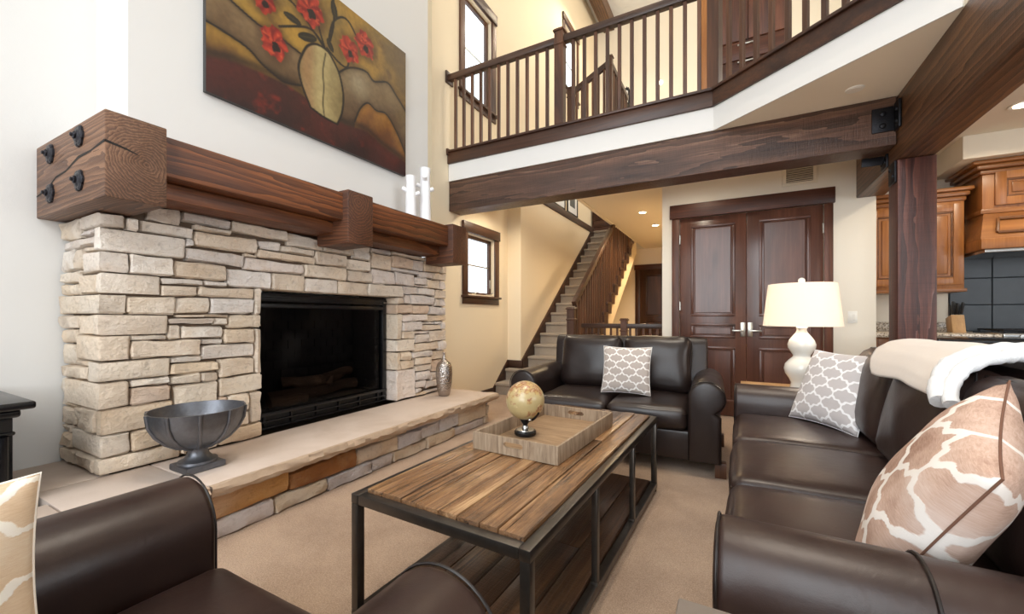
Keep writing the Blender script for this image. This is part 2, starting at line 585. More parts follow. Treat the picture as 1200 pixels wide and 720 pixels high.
M['taupe_pillow'] = trellis('taupe_trellis_cloth', (srgb(176, 164, 156), srgb(190, 178, 170)), srgb(240, 236, 232), 3.4, 3.4, 0.085, 0.1)
M['hide'] = trellis('brown_hide_trellis', (srgb(150, 112, 92), srgb(204, 173, 155), srgb(224, 204, 192)), srgb(240, 232, 224), 2.5, 2.5, 0.085, 0.11, True)
M['hide_pale'] = trellis('pale_hide_trellis', (srgb(200, 166, 132), srgb(226, 200, 170), srgb(240, 224, 202)), srgb(250, 244, 234), 2.3, 2.3, 0.075, 0.11, True)
M['seam'] = plain('hide_seam', srgb(120, 84, 66), 0.9)
M['throw'] = plain('throw_suede', srgb(228, 216, 204), 0.95, 0, 0.15, 40, 0.06, Sheen_Weight=0.3)
M['sherpa'] = plain('throw_fleece', srgb(240, 240, 240), 0.95, 0, 0.9, 160, 0.06)
M['slate'] = plain('slate_tile', srgb(74, 82, 90), 0.4, 0, 0.35, 9, 0.35)
M['grout'] = plain('grout', srgb(52, 56, 60), 0.9)
M['island'] = plain('black_granite', srgb(30, 30, 32), 0.15, var=0.4)
M['stainless'] = plain('stainless', srgb(190, 190, 188), 0.25, 1.0)
M['knife'] = plain('knife_handle', srgb(24, 22, 22), 0.35)
M['vent'] = plain('vent_paint', srgb(236, 226, 206), 0.5, var=0.03)
M['dark_gap'] = plain('dark_gap', srgb(40, 36, 32), 0.9)


def granite():
    t = NT('speckled_granite')
    v = t.coord()
    vo = t.n('TexVoronoi', {'Vector': v, 'Scale': 70.0})
    n = t.noise(v, 25, 4)
    c = t.ramp(t.math('ADD', t.math('MULTIPLY', vo.outputs['Distance'], 0.5), t.math('MULTIPLY', n.outputs[0], 0.5)), [(0.3, srgb(92, 78, 68)), (0.45, srgb(176, 160, 140)), (0.62, srgb(220, 208, 190))])
    return t.out(c.outputs[0], 0.2)


M['granite'] = granite()


def stone_mat():
    t = NT('split_sandstone')
    oi = t.n('ObjectInfo')
    v = t.coord(rnd=2.0)
    n1 = t.noise(v, 5, 5, 0.6, 0.8)
    n2 = t.noise(v, 26, 8, 0.7)
    n3 = t.noise(v, 1.8, 2)
    n4 = t.noise(t.coord(scale=(1, 0.35, 1), rnd=2.0), 16, 6, 0.7, 0.4)
    base = oi.outputs['Color']
    c = t.mix(t.ramp(n1.outputs[0], [(0.45, 0.0), (0.7, 0.55)]).outputs[0], base, t.mix(0.5, base, srgb(214, 176, 128)))
    c = t.mix(t.ramp(n3.outputs[0], [(0.5, 0.0), (0.75, 0.5)]).outputs[0], c, t.mix(0.6, base, srgb(214, 208, 204)))
    c = t.mix(t.ramp(n2.outputs[0], [(0.32, 0.5), (0.46, 0.0)]).outputs[0], c, t.mix(0.6, base, srgb(120, 96, 74)))
    h = t.math('ADD', t.math('MULTIPLY', n4.outputs[0], 1.0), t.math('MULTIPLY', n2.outputs[0], 0.6))
    return t.out(c, 0.85, t.bump(h, 1.0, 0.026))


M['stone'] = stone_mat()


def slab_mat():
    t = NT('honed_sandstone')
    v = t.coord()
    n1 = t.noise(v, 2.2, 4, 0.6, 0.5)
    n2 = t.noise(v, 120, 3)
    c = t.ramp(n1.outputs[0], [(0.35, srgb(196, 178, 164)), (0.6, srgb(212, 196, 184))])
    c = t.mix(t.math('MULTIPLY', n2.outputs[0], 0.2), c.outputs[0], srgb(180, 156, 132))
    return t.out(c, 0.6, t.bump(n2.outputs[0], 0.15, 0.003))


M['slab'] = slab_mat()
M['rock_edge'] = plain('chiselled_sandstone', srgb(208, 182, 156), 0.9, 0, 1.0, 16, 0.4)
M['mortar'] = plain('mortar', srgb(112, 94, 78), 0.95, 0, 0.6, 60)


def glass_mat(name, tint, refl, rough=0.02):
    t = NT(name)
    tr = t.n('BsdfTransparent', {0: tint})
    gl = t.n('BsdfGlossy', {0: (1.0, 1.0, 1.0), 'Roughness': rough})
    fr = t.n('Fresnel', {'IOR': refl})
    front = t.math('SUBTRACT', 1.0, t.n('NewGeometry').outputs['Backfacing'])
    mx = t.n('MixShader', {0: t.math('MULTIPLY', fr, front), 1: tr, 2: gl})
    t.t.links.new(mx.outputs[0], t.t.nodes['Material Output'].inputs[0])
    return t.m


M['glass'] = glass_mat('window_glass', (0.97, 0.98, 0.98), 1.35)
M['fire_glass'] = glass_mat('fire_screen_glass', (0.55, 0.55, 0.56), 1.22, 0.1)


def emit(name, col, s):
    t = NT(name)
    return t.out(col, 0.5, Emission_Color=col, Emission_Strength=s)


M['can'] = emit('recessed_lamp_glow', (1.0, 0.86, 0.62), 12)


def shade_mat():
    t = NT('linen_shade')
    v = t.coord(scale=(1, 1, 1))
    n = t.noise(v, 220, 2)
    d = t.n('BsdfDiffuse', {0: (0.92, 0.86, 0.80)})
    tl = t.n('BsdfTranslucent', {0: (0.95, 0.88, 0.80)})
    t.set(d, 'Normal', t.bump(n.outputs[0], 0.1, 0.002))
    mx = t.n('MixShader', {0: 0.5, 1: d, 2: tl})
    t.t.links.new(mx.outputs[0], t.t.nodes['Material Output'].inputs[0])
    return t.m


M['shade'] = shade_mat()


def globe_mat():
    t = NT('antique_globe')
    v = t.coord()
    n = t.noise(v, 9, 7, 0.6, 0.3)
    n2 = t.noise(v, 26, 4)
    c = t.mix(n2.outputs[0], srgb(200, 180, 132), srgb(176, 156, 110))
    land = t.ramp(n.outputs[0], [(0.49, 0.0), (0.52, 1.0)])
    lc = t.ramp(n2.outputs[0], [(0.4, srgb(196, 168, 108)), (0.52, srgb(150, 92, 62)), (0.62, srgb(216, 196, 150))])
    c = t.mix(land.outputs[0], c, lc.outputs[0])
    return t.out(c, 0.3, Coat_Weight=0.3)


M['globe'] = globe_mat()


def silver_bump():
    t = NT('hammered_silver_dimpled')
    vo = t.n('TexVoronoi', {'Vector': t.coord(), 'Scale': 75.0})
    return t.out(srgb(176, 168, 162), 0.24, t.bump(vo.outputs['Distance'], 0.7, 0.006), Metallic=1.0)


M['silver'] = silver_bump()

# ================================================================== SETTING
def wall(name, ax, a0, a1, u0, u1, z0, z1, m, holes=()):
    """wall slab; ax is its thickness axis; holes are (u0, u1, z0, z1)"""
    us = sorted({u0, u1, *[h[0] for h in holes], *[h[1] for h in holes]})
    zs = sorted({z0, z1, *[h[2] for h in holes], *[h[3] for h in holes]})
    g = G()
    for i in range(len(us) - 1):
        for j in range(len(zs) - 1):
            uc, zc = (us[i] + us[i + 1]) / 2, (zs[j] + zs[j + 1]) / 2
            if any(h[0] < uc < h[1] and h[2] < zc < h[3] for h in holes):
                continue
            if ax == 'x':
                g.box(a0, a1, us[i], us[i + 1], zs[j], zs[j + 1])
            else:
                g.box(us[i], us[i + 1], a0, a1, zs[j], zs[j + 1])
    return struct(name, g, m, smooth=0)


struct('floor', G().box(-3.4, 4.6, -3.1, 10.1, -0.12, 0), M['carpet'], smooth=0)
struct('ceiling', G().box(-3.4, 4.6, -3.1, 10.1, 8.4, 8.5), M['white'], smooth=0)
wall('wall_left', 'x', -3.4, -3.3, -3.0, 3.62, 0, 8.4, M['white'])
wall('wall_chimney', 'x', -3.3, -2.87, 0.963, 3.43, 1.75, 8.4, M['white'])
wall('wall_window', 'x', -3.07, -2.97, 3.62, 10.0, 0, 8.4, M['tan'],
     [(4.305, 4.98, 1.39, 2.16), (4.24, 4.9, 3.95, 5.2), (7.72, 8.45, 5.75, 7.0), (5.5, 10.0, 0, 2.95)])
wall('wall_stair', 'x', -3.07, -2.75, 5.38, 10.0, 0, 2.95, M['tan'])
wall('wall_door', 'y', 5.06, 5.18, -0.726, 1.2, 0, 2.7, M['paint'], [(-0.537, 0.80, 0, 2.222)])
wall('wall_hall', 'x', -0.726, -0.62, 5.18, 10.0, 0, 2.7, M['tan'])
wall('wall_back', 'y', 10.0, 10.1, -3.07, 4.6, 0, 8.4, M['paint'])
wall('wall_kitchen_left', 'x', 1.1, 1.2, 5.18, 5.75, 0, 2.7, M['paint'])
wall('wall_kitchen', 'y', 5.75, 5.85, 1.1, 4.5, 0, 2.7, M['paint'])
wall('wall_right', 'x', 4.5, 4.6, -3.1, 10.0, 0, 8.4, M['white'], [(-0.8, 2.4, 0.9, 2.4), (-1.4, 2.2, 3.3, 6.1)])
wall('wall_rear', 'y', -3.1, -3.0, -3.4, 4.5, 0, 8.4, M['white'], [(-2.7, 0.9, 0.7, 2.6), (-2.7, 0.9, 3.1, 6.1), (1.8, 3.8, 0.7, 2.5)])

# upper floor: soffit, fascia and the angled balcony edge
DX, DY = 1.0, -0.807
def diag(t, off=0.0):
    n = Vector((DY, -DX, 0)).normalized()          # towards the room
    return (-0.138 + DX * t + n.x * off, 3.93 + DY * t + n.y * off)
tE = 1.19
struct('ceiling_lower', G().prism([(-1.83, 3.93), (-0.138, 3.93), diag(tE), (1.06, -3.0), (4.5, -3.0), (4.5, 10.0), (-1.83, 10.0)], 'z', 2.7, 3.0), M['ceil'], smooth=0)
struct('ceiling_balcony', G().box(-2.97, -1.83, 3.93, 5.2, 2.7, 3.0), M['ceil'], smooth=0)
struct('trim_5', G().box(-2.965, -0.14, 3.919, 3.9299, 2.7, 2.90), M['fascia'], smooth=0)
struct('trim_6', G().prism([diag(0.0, 0.0005), diag(tE, 0.0005), diag(tE, 0.012), diag(-0.005, 0.012)], 'z', 2.7, 2.90), M['fascia'], smooth=0)
struct('ceiling_stair_top', G().box(-2.97, -1.83, 9.13, 10.0, 2.7, 3.0), M['white'], smooth=0)
struct('ceiling_landing', G().box(-2.97, -1.62, 6.2, 7.45, 3.95, 4.06), M['white'], smooth=0)
# soffit dropped over the range
struct('trim_7', G().box(1.8, 4.5, 5.1, 5.75, 2.494, 2.7, 0.004), M['ceil'], smooth=0)

# stained boards that edge the balcony and the stair opening
g = G().box(-2.965, -0.145, 3.895, 3.93, 2.90, 3.03, 0.004).box(-2.965, -0.135, 3.875, 3.99, 3.03, 3.055, 0.006)
g.box(-2.965, -2.94, 3.87, 4.0, 3.0, 3.075, 0.004)
struct('trim_1', g, M['trim'])
a0, a1 = diag(0, 0), diag(tE, 0)
nrm = Vector((DY, -DX, 0)).normalized()
g = G().prism([diag(0.0, 0), diag(tE, 0), diag(tE, 0.035), diag(-0.014, 0.035)], 'z', 2.90, 3.03, 0.003)
g.prism([diag(0.0, -0.06), diag(tE, -0.06), diag(tE, 0.055), diag(-0.02, 0.055)], 'z', 3.03, 3.055, 0.004)
struct('trim_2', g, M['trim'])
struct('trim_3', G().box(-2.975, -2.725, 5.36, 10.0, 2.95, 3.07, 0.005), M['trim_y'])
struct('trim_4', G().box(-1.87, -1.815, 5.2, 9.0, 2.69, 2.80, 0.0), M['ceil'])

# skirting
struct('baseboard_left', G().box(-3.3, -3.285, -3.0, -0.45, 0, 0.14, 0.004), M['trim_y'])
struct('baseboard_window', G().box(-2.97, -2.952, 3.64, 4.945, 0, 0.1, 0.004), M['trim_y'])
g = G().box(-0.72, -0.64, 5.044, 5.06, 0, 0.14, 0.003).box(0.92, 1.2, 5.044, 5.06, 0, 0.14, 0.003)
struct('baseboard_door', g, M['trim'])


def window_x(name, y0, y1, z0, z1, x=-2.97, head=0.13, mid=True, crank=True):
    """casement in a wall that faces +x, with stained casing, sash, pane and hardware"""
    r = thing(name, '', '', (x, (y0 + y1) / 2, z0))
    del r['label'], r['category']
    r['kind'] = 'structure'
    cw = 0.105
    for a, b in ((y0 - cw, y0), (y1, y1 + cw)):
        obj('casing', G().box(x, x + 0.025, a, b, z0 - 0.02, z1 + 0.01, 0.003), M['trim_z'], r)
    obj('head_casing', G().box(x, x + 0.04, y0 - cw - 0.01, y1 + cw + 0.01, z1 + 0.01, z1 + 0.01 + head, 0.004), M['trim_y'], r)
    obj('window_sill', G().box(x - 0.08, x + 0.055, y0 - cw - 0.02, y1 + cw + 0.02, z0 - 0.05, z0 - 0.02, 0.006), M['trim_y'], r)
    obj('apron', G().box(x, x + 0.022, y0 - cw, y1 + cw, z0 - 0.13, z0 - 0.05, 0.003), M['trim_y'], r)
    xs = x - 0.07
    s = obj('sash', G().box(xs - 0.02, xs + 0.02, y0, y0 + 0.05, z0 - 0.02, z1 + 0.01).box(xs - 0.02, xs + 0.02, y1 - 0.05, y1, z0 - 0.02, z1 + 0.01)
            .box(xs - 0.02, xs + 0.02, y0 + 0.05, y1 - 0.05, z0 - 0.02, z0 + 0.03).box(xs - 0.02, xs + 0.02, y0 + 0.05, y1 - 0.05, z1 - 0.04, z1 + 0.01), M['trim_z'], r)
    zm = (z0 + z1) / 2
    if mid:
        obj('muntin', G().box(xs - 0.008, xs + 0.008, y0 + 0.05, y1 - 0.05, zm - 0.008, zm + 0.008), M['nickel'], s)
        ym = (y0 + y1) / 2
    obj('pane', G().box(xs - 0.003, xs + 0.003, y0 + 0.05, y1 - 0.05, z0 + 0.03, z1 - 0.04), M['glass'], s)
    if crank:
        for yy in (y0 + 0.2, y1 - 0.1):
            obj('crank_handle', G().box(xs + 0.02, xs + 0.05, yy - 0.05, yy + 0.05, z0 - 0.018, z0 + 0.012, 0.006).cyl((xs + 0.04, yy, z0), (xs + 0.065, yy + 0.07, z0 + 0.035), 0.006), M['nickel'], s)
        obj('latch', G().box(xs + 0.0, xs + 0.03, y1 - 0.045, y1 - 0.02, z0 + 0.1, z0 + 0.22, 0.005), M['nickel'], s)
    return r


window_x('window_1', 4.305, 4.98, 1.39, 2.16)
window_x('window_2', 4.24, 4.9, 3.95, 5.2, crank=False)
window_x('window_3', 7.72, 8.45, 5.75, 7.0, crank=False)


def window_rear(name, ax, c, u0, u1, z0, z1, nu):
    r = thing(name, '', '', (c, (u0 + u1) / 2, z0) if ax == 'x' else ((u0 + u1) / 2, c, z0))
    del r['label'], r['category']
    r['kind'] = 'structure'
    g = G()
    def bx(a, b, za, zb, t=0.04):
        if ax == 'x':
            g.box(c - t, c + t, a, b, za, zb)
        else:
            g.box(a, b, c - t, c + t, za, zb)
    for i in range(nu + 1):
        u = u0 + (u1 - u0) * i / nu
        bx(max(u0, u - 0.04), min(u1, u + 0.04), z0, z1)
    bx(u0, u1, z0, z0 + 0.07, 0.05)
    bx(u0, u1, z1 - 0.07, z1, 0.05)
    obj('sash', g, M['trim_z'], r)
    g = G()
    bx(u0, u1, z0, z1, 0.003)
    obj('pane', g, M['glass'], r)


window_rear('window_4', 'y', -3.05, -2.7, 0.9, 0.7, 2.6, 3)
window_rear('window_5', 'y', -3.05, -2.7, 0.9, 3.1, 6.1, 3)
window_rear('window_6', 'y', -3.05, 1.8, 3.8, 0.7, 2.5, 2)
window_rear('window_7', 'x', 4.55, -0.8, 2.4, 0.9, 2.4, 3)
window_rear('window_8', 'x', 4.55, -1.4, 2.2, 3.3, 6.1, 3)


# ------------------------------------------------------------------ doors
def panel(g, gp, x0, x1, z0, z1, y):
    """moulding ring into g, raised field into gp; the door face looks to -y at y"""
    w = 0.028
    for a, b, c, d in ((x0, x1, z0, z0 + w), (x0, x1, z1 - w, z1), (x0, x0 + w, z0 + w, z1 - w), (x1 - w, x1, z0 + w, z1 - w)):
        g.box(a, b, y - 0.014, y + 0.004, c, d, 0.006)
    gp.box(x0 + w + 0.012, x1 - w - 0.012, y - 0.006, y + 0.004, z0 + w + 0.012, z1 - w - 0.012, 0.006, 1)


def door_root(name, loc):
    r = thing(name, '', '', loc)
    del r['label'], r['category']
    r['kind'] = 'structure'
    return r


d1 = door_root('door_1', (0.13, 5.06, 0))
obj('head_casing', G().box(-0.637, 0.885, 5.015, 5.06, 2.217, 2.372, 0.005), M['casing_x'], d1)
for a, b in ((-0.617, -0.537), (0.80, 0.872)):
    obj('casing', G().box(a, b, 5.035, 5.06, 0, 2.232, 0.004), M['casing'], d1)
obj('door_stop', G().box(-0.537, 0.80, 5.12, 5.16, 2.20, 2.222), M['casing_x'], d1)
YD = 5.075
for side in (0, 1):
    x0, x1 = ((-0.533, 0.1305), (0.1335, 0.797))[side]
    lf = obj('door_leaf', G().box(x0, x1, YD, YD + 0.045, 0.01, 2.218, 0.003), M['door'], d1)
    p0, p1 = x0 + 0.115, x1 - 0.105
    for z0, z1 in ((1.10, 2.13), (0.86, 1.02), (0.16, 0.765)):
        g, gp = G(), G()
        panel(g, gp, p0, p1, z0, z1, YD)
        obj('panel_moulding', g, M['door'], lf)
        obj('raised_panel', gp, M['door'], lf)
    hx = 0.098 if side == 0 else 0.166
    s = -1 if side == 0 else 1
    g = G().box(hx - 0.024, hx + 0.024, YD - 0.008, YD, 0.88, 1.035, 0.003)
    g.cyl((hx, YD - 0.045, 0.945), (hx, YD, 0.945), 0.010).bar((hx - s * 0.008, YD - 0.045, 0.945), (hx + s * 0.105, YD - 0.045, 0.945), 0.012, 0.018, 0.004)
    obj('lever_handle', g, M['nickel'], lf)
    hxx = x0 - 0.0 if side == 0 else x1
    for zz in (0.35, 1.22, 1.98):
        obj('hinge', G().cyl((hxx, YD - 0.008, zz - 0.05), (hxx, YD - 0.008, zz + 0.05), 0.009, n=10), M['nickel'], lf)

d2 = door_root('door_2', (-1.5, 10.0, 0))
obj('head_casing', G().box(-2.06, -0.95, 9.955, 10.0, 2.2, 2.32, 0.004), M['casing_x'], d2)
for a, b in ((-2.04, -1.93), (-1.07, -0.96)):
    obj('casing', G().box(a, b, 9.97, 10.0, 0, 2.2, 0.004), M['door_far'], d2)
lf = obj('door_leaf', G().box(-1.93, -1.07, 9.975, 10.0, 0, 2.2, 0.002), M['door_far'], d2)
for z0, z1 in ((1.1, 2.08), (0.84, 1.0), (0.15, 0.74)):
    g, gp = G(), G()
    panel(g, gp, -1.8, -1.2, z0, z1, 9.975)
    obj('panel_moulding', g, M['door_far'], lf)
    obj('raised_panel', gp, M['door_far'], lf)

# ------------------------------------------------------------------ ceiling fittings
def can_light(name, x, y, z, label, power, col=WARM):
    t = thing(name, label, 'ceiling light', (x, y, z))
    g = G().lathe([(0.052, -0.004), (0.075, -0.006), (0.078, 0.0)], (x, y, z), 24)
    obj('trim_ring', g, M['plate'], t)
    obj('lamp', G().lathe([(0.05, -0.0075), (0.05, -0.004)], (x, y, z), 20), M['can'], t)
    spot('hall_spot', (x, y, z - 0.03), power, col, 160)


can_light('recessed_light', -1.218, 6.494, 2.7, 'small round recessed light in the hallway ceiling, nearer to the room', 70)
can_light('recessed_light', -1.191, 7.511, 2.7, 'small round recessed light in the hallway ceiling, nearer to the far dark door', 70)
can_light('recessed_light', 1.93, 4.55, 2.7, 'round recessed light in the kitchen ceiling beside the heavy beam', 45, (1, 0.86, 0.66))
spot('hall_spot', (-1.2, 8.7, 2.66), 60, WARM)
can_light('recessed_light', -2.35, 4.62, 2.7, 'added unseen recessed light under the balcony, above the small casement window', 55, (1, 0.86, 0.66))  # added warm fill with its own fixture, out of sight behind the beam
can_light('recessed_light', -0.4, 4.42, 2.7, 'added unseen recessed light under the balcony, above the double doors', 14, (1, 0.88, 0.7))  # second added fill lamp, likewise hidden by the beam
for x, y in ((-0.9, 1.4), (-0.7, 3.0), (0.35, 2.1)):
    spot('floor_fill', (x, y, 8.3), 330, (1.0, 0.88, 0.74), 56, 0.9)  # added unseen spots that send more light down on floor and furniture
spot('stair_fill', (-2.2, 8.0, 7.6), 110, (1, 0.84, 0.62), 150)  # added spot without a fixture, kept above the view
point('landing_fill', (-0.3, 7.0, 6.9), 95, (1, 0.90, 0.74), 0.1)  # added unseen point light to brighten the far upstairs wall
spot('kitchen_spot', (2.9, 4.6, 2.66), 40, (1, 0.86, 0.66))
t = obj('ceiling_sensor', G().lathe([(0.05, -0.006), (0.055, 0.0)], (0.757, 3.68, 2.7), 24).lathe([(0.036, -0.008), (0.036, -0.006)], (0.757, 3.68, 2.7), 20), M['plate'])
tag(t, 'flat white round cover plate under the angled balcony', 'sensor')

# ------------------------------------------------------------------ heavy timber frame
b = thing('timber_beam', 'dark rough-sawn timber beam carrying the straight front of the balcony', 'beam', (-0.96, 3.93, 2.348))
obj('beam_body', G().box(-2.965, 1.045, 3.93, 4.17, 2.348, 2.699, 0.006), M['beam_x'], b)
g = G().box(0.905, 1.03, 3.918, 3.93, 2.447, 2.625, 0.003)
g.box(1.03, 1.046, 3.83, 3.93, 2.44, 2.64, 0.003)
for zz in (2.492, 2.58):
    g.lathe([(0.02, 0), (0.018, 0.008), (0.008, 0.013)], (0, 0, 0), 14, Matrix.Translation((0.966, 3.918, zz)) @ Matrix.Rotation(R(90), 4, 'X'))
    g.lathe([(0.016, 0), (0.014, 0.008), (0.007, 0.012)], (0, 0, 0), 14, Matrix.Translation((1.03, 3.87, zz)) @ Matrix.Rotation(R(-90), 4, 'Y'))
obj('iron_bracket', g, M['iron'], b, label='black iron angle plate with round bolts')

b = thing('timber_beam', 'dark heavy timber beam running overhead towards the viewer beside the kitchen', 'beam', (1.155, 1.0, 2.24))
obj('beam_body', G().box(1.05, 1.258, -3.0, 5.055, 2.24, 2.699, 0.008), M['beam_y'], b)
g = G().box(1.036, 1.05, 4.12, 4.26, 2.245, 2.347, 0.003).box(0.9, 1.05, 4.17, 4.182, 2.28, 2.347, 0.003)
for yy, zz in ((4.155, 2.29), (4.225, 2.29), (4.19, 2.32)):
    g.lathe([(0.014, 0), (0.012, 0.007), (0.006, 0.01)], (0, 0, 0), 12, Matrix.Translation((1.036, yy, zz)) @ Matrix.Rotation(R(-90), 4, 'Y'))
obj('iron_bracket', g, M['iron'], b, label='black iron angle plate with round bolts')

b = thing('timber_post', 'dark rough timber post standing behind the long sofa', 'post', (1.16, 4.03, 0))
obj('post_body', G().box(1.052, 1.262, 3.935, 4.13, 0, 2.239, 0.008), M['post'], b)
g = G().box(1.04, 1.052, 3.95, 4.09, 2.08, 2.235, 0.003)
for yy, zz in ((3.985, 2.13), (4.05, 2.19)):
    g.lathe([(0.014, 0), (0.012, 0.007), (0.006, 0.01)], (0, 0, 0), 12, Matrix.Translation((1.04, yy, zz)) @ Matrix.Rotation(R(-90), 4, 'Y'))
obj('iron_bracket', g, M['iron'], b, label='black iron strap with bolts')

for i, (x, c) in enumerate(((-2.8, 0), (0.35, 0))):
    o = obj('ceiling_beam', G().box(x, x + 0.26, 4.2, 10.0, 8.1, 8.4, 0.008), M['beam_y'])
    tag(o, ('brown ceiling beam high above the upstairs window', 'brown ceiling beam high above the upstairs cabinet')[i], 'beam')

# ------------------------------------------------------------------ vent and switch
v = thing('air_vent', 'cream louvred air vent on the wall above the double doors', 'vent', (0.6, 5.06, 2.44))
obj('vent_frame', G().box(0.452, 0.748, 5.05, 5.06, 2.438, 2.47, 0.002).box(0.452, 0.748, 5.05, 5.06, 2.618, 2.65, 0.002).box(0.452, 0.486, 5.05, 5.06, 2.47, 2.618, 0.002).box(0.714, 0.748, 5.05, 5.06, 2.47, 2.618, 0.002), M['vent'], v)
obj('vent_back', G().box(0.486, 0.714, 5.0575, 5.06, 2.47, 2.618), M['dark_gap'], v)
for k in range(9):
    z = 2.476 + k * 0.016
    obj('slat', G().prism([(5.049, z), (5.057, z + 0.009), (5.0575, z + 0.0065), (5.0495, z - 0.0025)], 'x', 0.486, 0.714), M['vent'], v, smooth=0)
s = thing('light_switch', 'white switch plate on the wall between door and timber post', 'switch', (1.023, 5.06, 1.09))
obj('switch_plate', G().box(0.985, 1.06, 5.053, 5.06, 1.035, 1.15, 0.003), M['plate'], s)
for x in (1.006, 1.039):
    obj('rocker', G().box(x - 0.011, x + 0.011, 5.048, 5.054, 1.06, 1.125, 0.002), M['plate'], s)

# ================================================================== FIREPLACE
random.seed(7)
FR=[(925,1005,1623,1697),(925,975,1554,1615),(1014,1163,1623,1715),(983,1224,1555,1615),(939,1125,1326,1425),(1133,1401,1322,1415),(1189,1505,1424,1496),(1233,1584,1514,1602),(1189,1225,1505,1546),(1172,1427,1648,1714),(1232,1426,1611,1638),(1436,1795,1633,1715),(1804,1970,1695,1715),(1803,2086,1604,1686),(1593,1738,1553,1605),(1573,1795,1614,1624),(1747,2014,1554,1596),(1593,2015,1495,1545),(1514,1584,1486,1506),(1513,1924,1406,1478),(1933,2296,1393,1487),(2023,2298,1496,1595),(2094,2369,1603,1714),(2378,2544,1583,1715),(2306,2555,1486,1574),(2306,2561,1393,1477),(2569,2836,1393,1512),(2564,2802,1521,1656),(2552,2798,1665,1714),(1411,1683,1288,1398),(1691,1924,1280,1397),(1933,2217,1280,1385),(2226,2521,1281,1385),(2529,2940,1281,1384),(1075,1274,1284,1313),(1283,1403,1284,1313),(1075,1244,1216,1275),(1252,1562,1220,1275),(1572,1612,1116,1280),(1143,1309,1119,1207),(928,1134,1114,1207),(1317,1564,1118,1212),(1144,1407,1096,1110),(1105,1329,1061,1087),(1337,1407,1048,1088),(1415,1612,1027,1107),(1169,1381,972,1040),(1105,1160,972,1052),(1389,1567,933,1019),(1577,1612,726,1018),(1270,1380,932,963),(1270,1568,842,924),(942,1261,876,964),(1118,1262,836,867),(1118,1353,772,828),(1363,1567,726,833),(1361,1612,611,718),(1119,1259,712,762),(1268,1351,712,763),(1133,1351,517,704),(1360,1404,537,603),(1413,1533,494,603),(1541,1612,404,603),(1361,1532,404,485),(1360,1612,300,396),(1201,1351,300,425),(942,1096,972,998),(941,1111,727,762),(941,1110,634,718),(946,1191,391,494),(2807,3242,1670,1715),(3250,3512,1668,1714),(2811,3080,1562,1661),(3088,3249,1563,1660),(3257,3512,1567,1660),(3521,3610,1567,1689),(2811,3189,1521,1554),(3197,3399,1496,1554),(3408,3610,1490,1559),(2844,3098,1400,1511),(3107,3285,1419,1488),(3293,3498,1393,1481),(3507,3610,1393,1482),(2948,3152,1319,1391),(3106,3285,1399,1411),(3160,3417,1320,1384),(3425,3610,1294,1384),(2964,3053,1222,1310),(3062,3417,1221,1311),(3425,3504,1210,1285),(3512,3610,1209,1285),(2865,2955,1221,1272),(2865,3078,1130,1212),(3086,3327,1125,1211),(3335,3610,1119,1200),(2944,3300,1054,1117),(3308,3610,1050,1110),(2865,2935,885,1122),(2943,3213,962,1045),(3221,3418,1019,1041),(3221,3520,959,1010),(3529,3610,958,1042),(3105,3336,924,950),(2943,3097,883,953),(3114,3337,836,915),(3345,3610,839,950),(2865,3106,765,875),(3114,3486,750,826),(3495,3609,739,831),(2865,2915,592,756),(2925,3072,678,755),(3080,3378,690,741),(3386,3609,643,730),(2923,3114,592,669),(3122,3360,615,681),(3133,3359,546,606),(3369,3609,517,634),(2865,3124,300,584),(3133,3348,456,538),(3356,3609,437,509),(3133,3279,383,448),(3287,3609,364,429),(3133,3206,339,375),(3214,3609,344,355),(3133,3279,300,330),(3287,3609,300,335),(1165,1191,300,382),(1199,1351,434,508),(1361,1403,494,528),(3427,3519,1018,1042),(825,917,1698,1714),(1979,2085,1694,1714),(3521,3609,1698,1714)]
CO=[(917,1554,1690,-3016),(1181,1434,1546,-2837),(930,1326,1426,-2969),(1067,1219,1318,-2819),(920,1114,1211,-3270),(1097,1006,1106,-2812),(934,876,998,-3061),(1110,770,868,-2908),(933,634,762,-3237),(1125,502,626,-2830),(938,390,494,-3153),(1157,300,382,-2825)]
SI=[(-3300,-3024,1520,1689),(-3300,-2845,1466,1510),(-3300,-3120,1350,1457),(-3111,-2977,1350,1456),(-3300,-3034,1283,1341),(-3026,-2827,1219,1317),(-3300,-3034,1219,1274),(-3300,-3066,1036,1105),(-3056,-2820,1006,1105),(-3300,-3069,955,1028),(-3300,-3070,842,945),(-3300,-2916,770,834),(-3300,-3245,606,762),(-3300,-3089,512,598),(-3081,-2838,503,624),(-3300,-3161,463,503),(-3300,-3161,385,453),(-3300,-3102,300,376),(-3094,-2833,300,382),(-3236,-3090,606,624),(-3060,-2916,842,866),(-3300,-3278,1114,1210),(-3024,-2978,1326,1340),(-2968,-2846,1434,1456),(-3016,-2846,1520,1544)]
HE=[(954,1450,105,232),(1459,1930,98,204),(969,1368,5,97),(1377,1709,7,89),(1717,2066,5,85),(2075,2260,5,85),(1939,2314,95,193),(2269,2642,5,84),(2323,2578,92,192),(2586,2822,97,192),(2651,3035,5,89),(2831,3093,97,231),(3043,3531,5,72),(3102,3566,81,230),(1600,1917,213,232),(1926,2102,213,232),(2111,2409,201,232),(2418,2822,202,232),(620,918,5,113),(926,960,5,97),(3540,3620,5,71),(3576,3620,81,189),(620,918,123,231),(3576,3620,197,231),(1458,1590,213,231)]
XF = -2.77
CREAM = [srgb(222, 204, 180), srgb(218, 197, 172), srgb(226, 212, 194), srgb(212, 190, 164)]
WHITE = [srgb(232, 224, 214), srgb(228, 222, 218), srgb(224, 212, 200)]
GREY = [srgb(212, 204, 200), srgb(204, 196, 194), srgb(220, 208, 202)]
TAN = [srgb(208, 180, 144), srgb(202, 170, 132), srgb(200, 166, 138)]


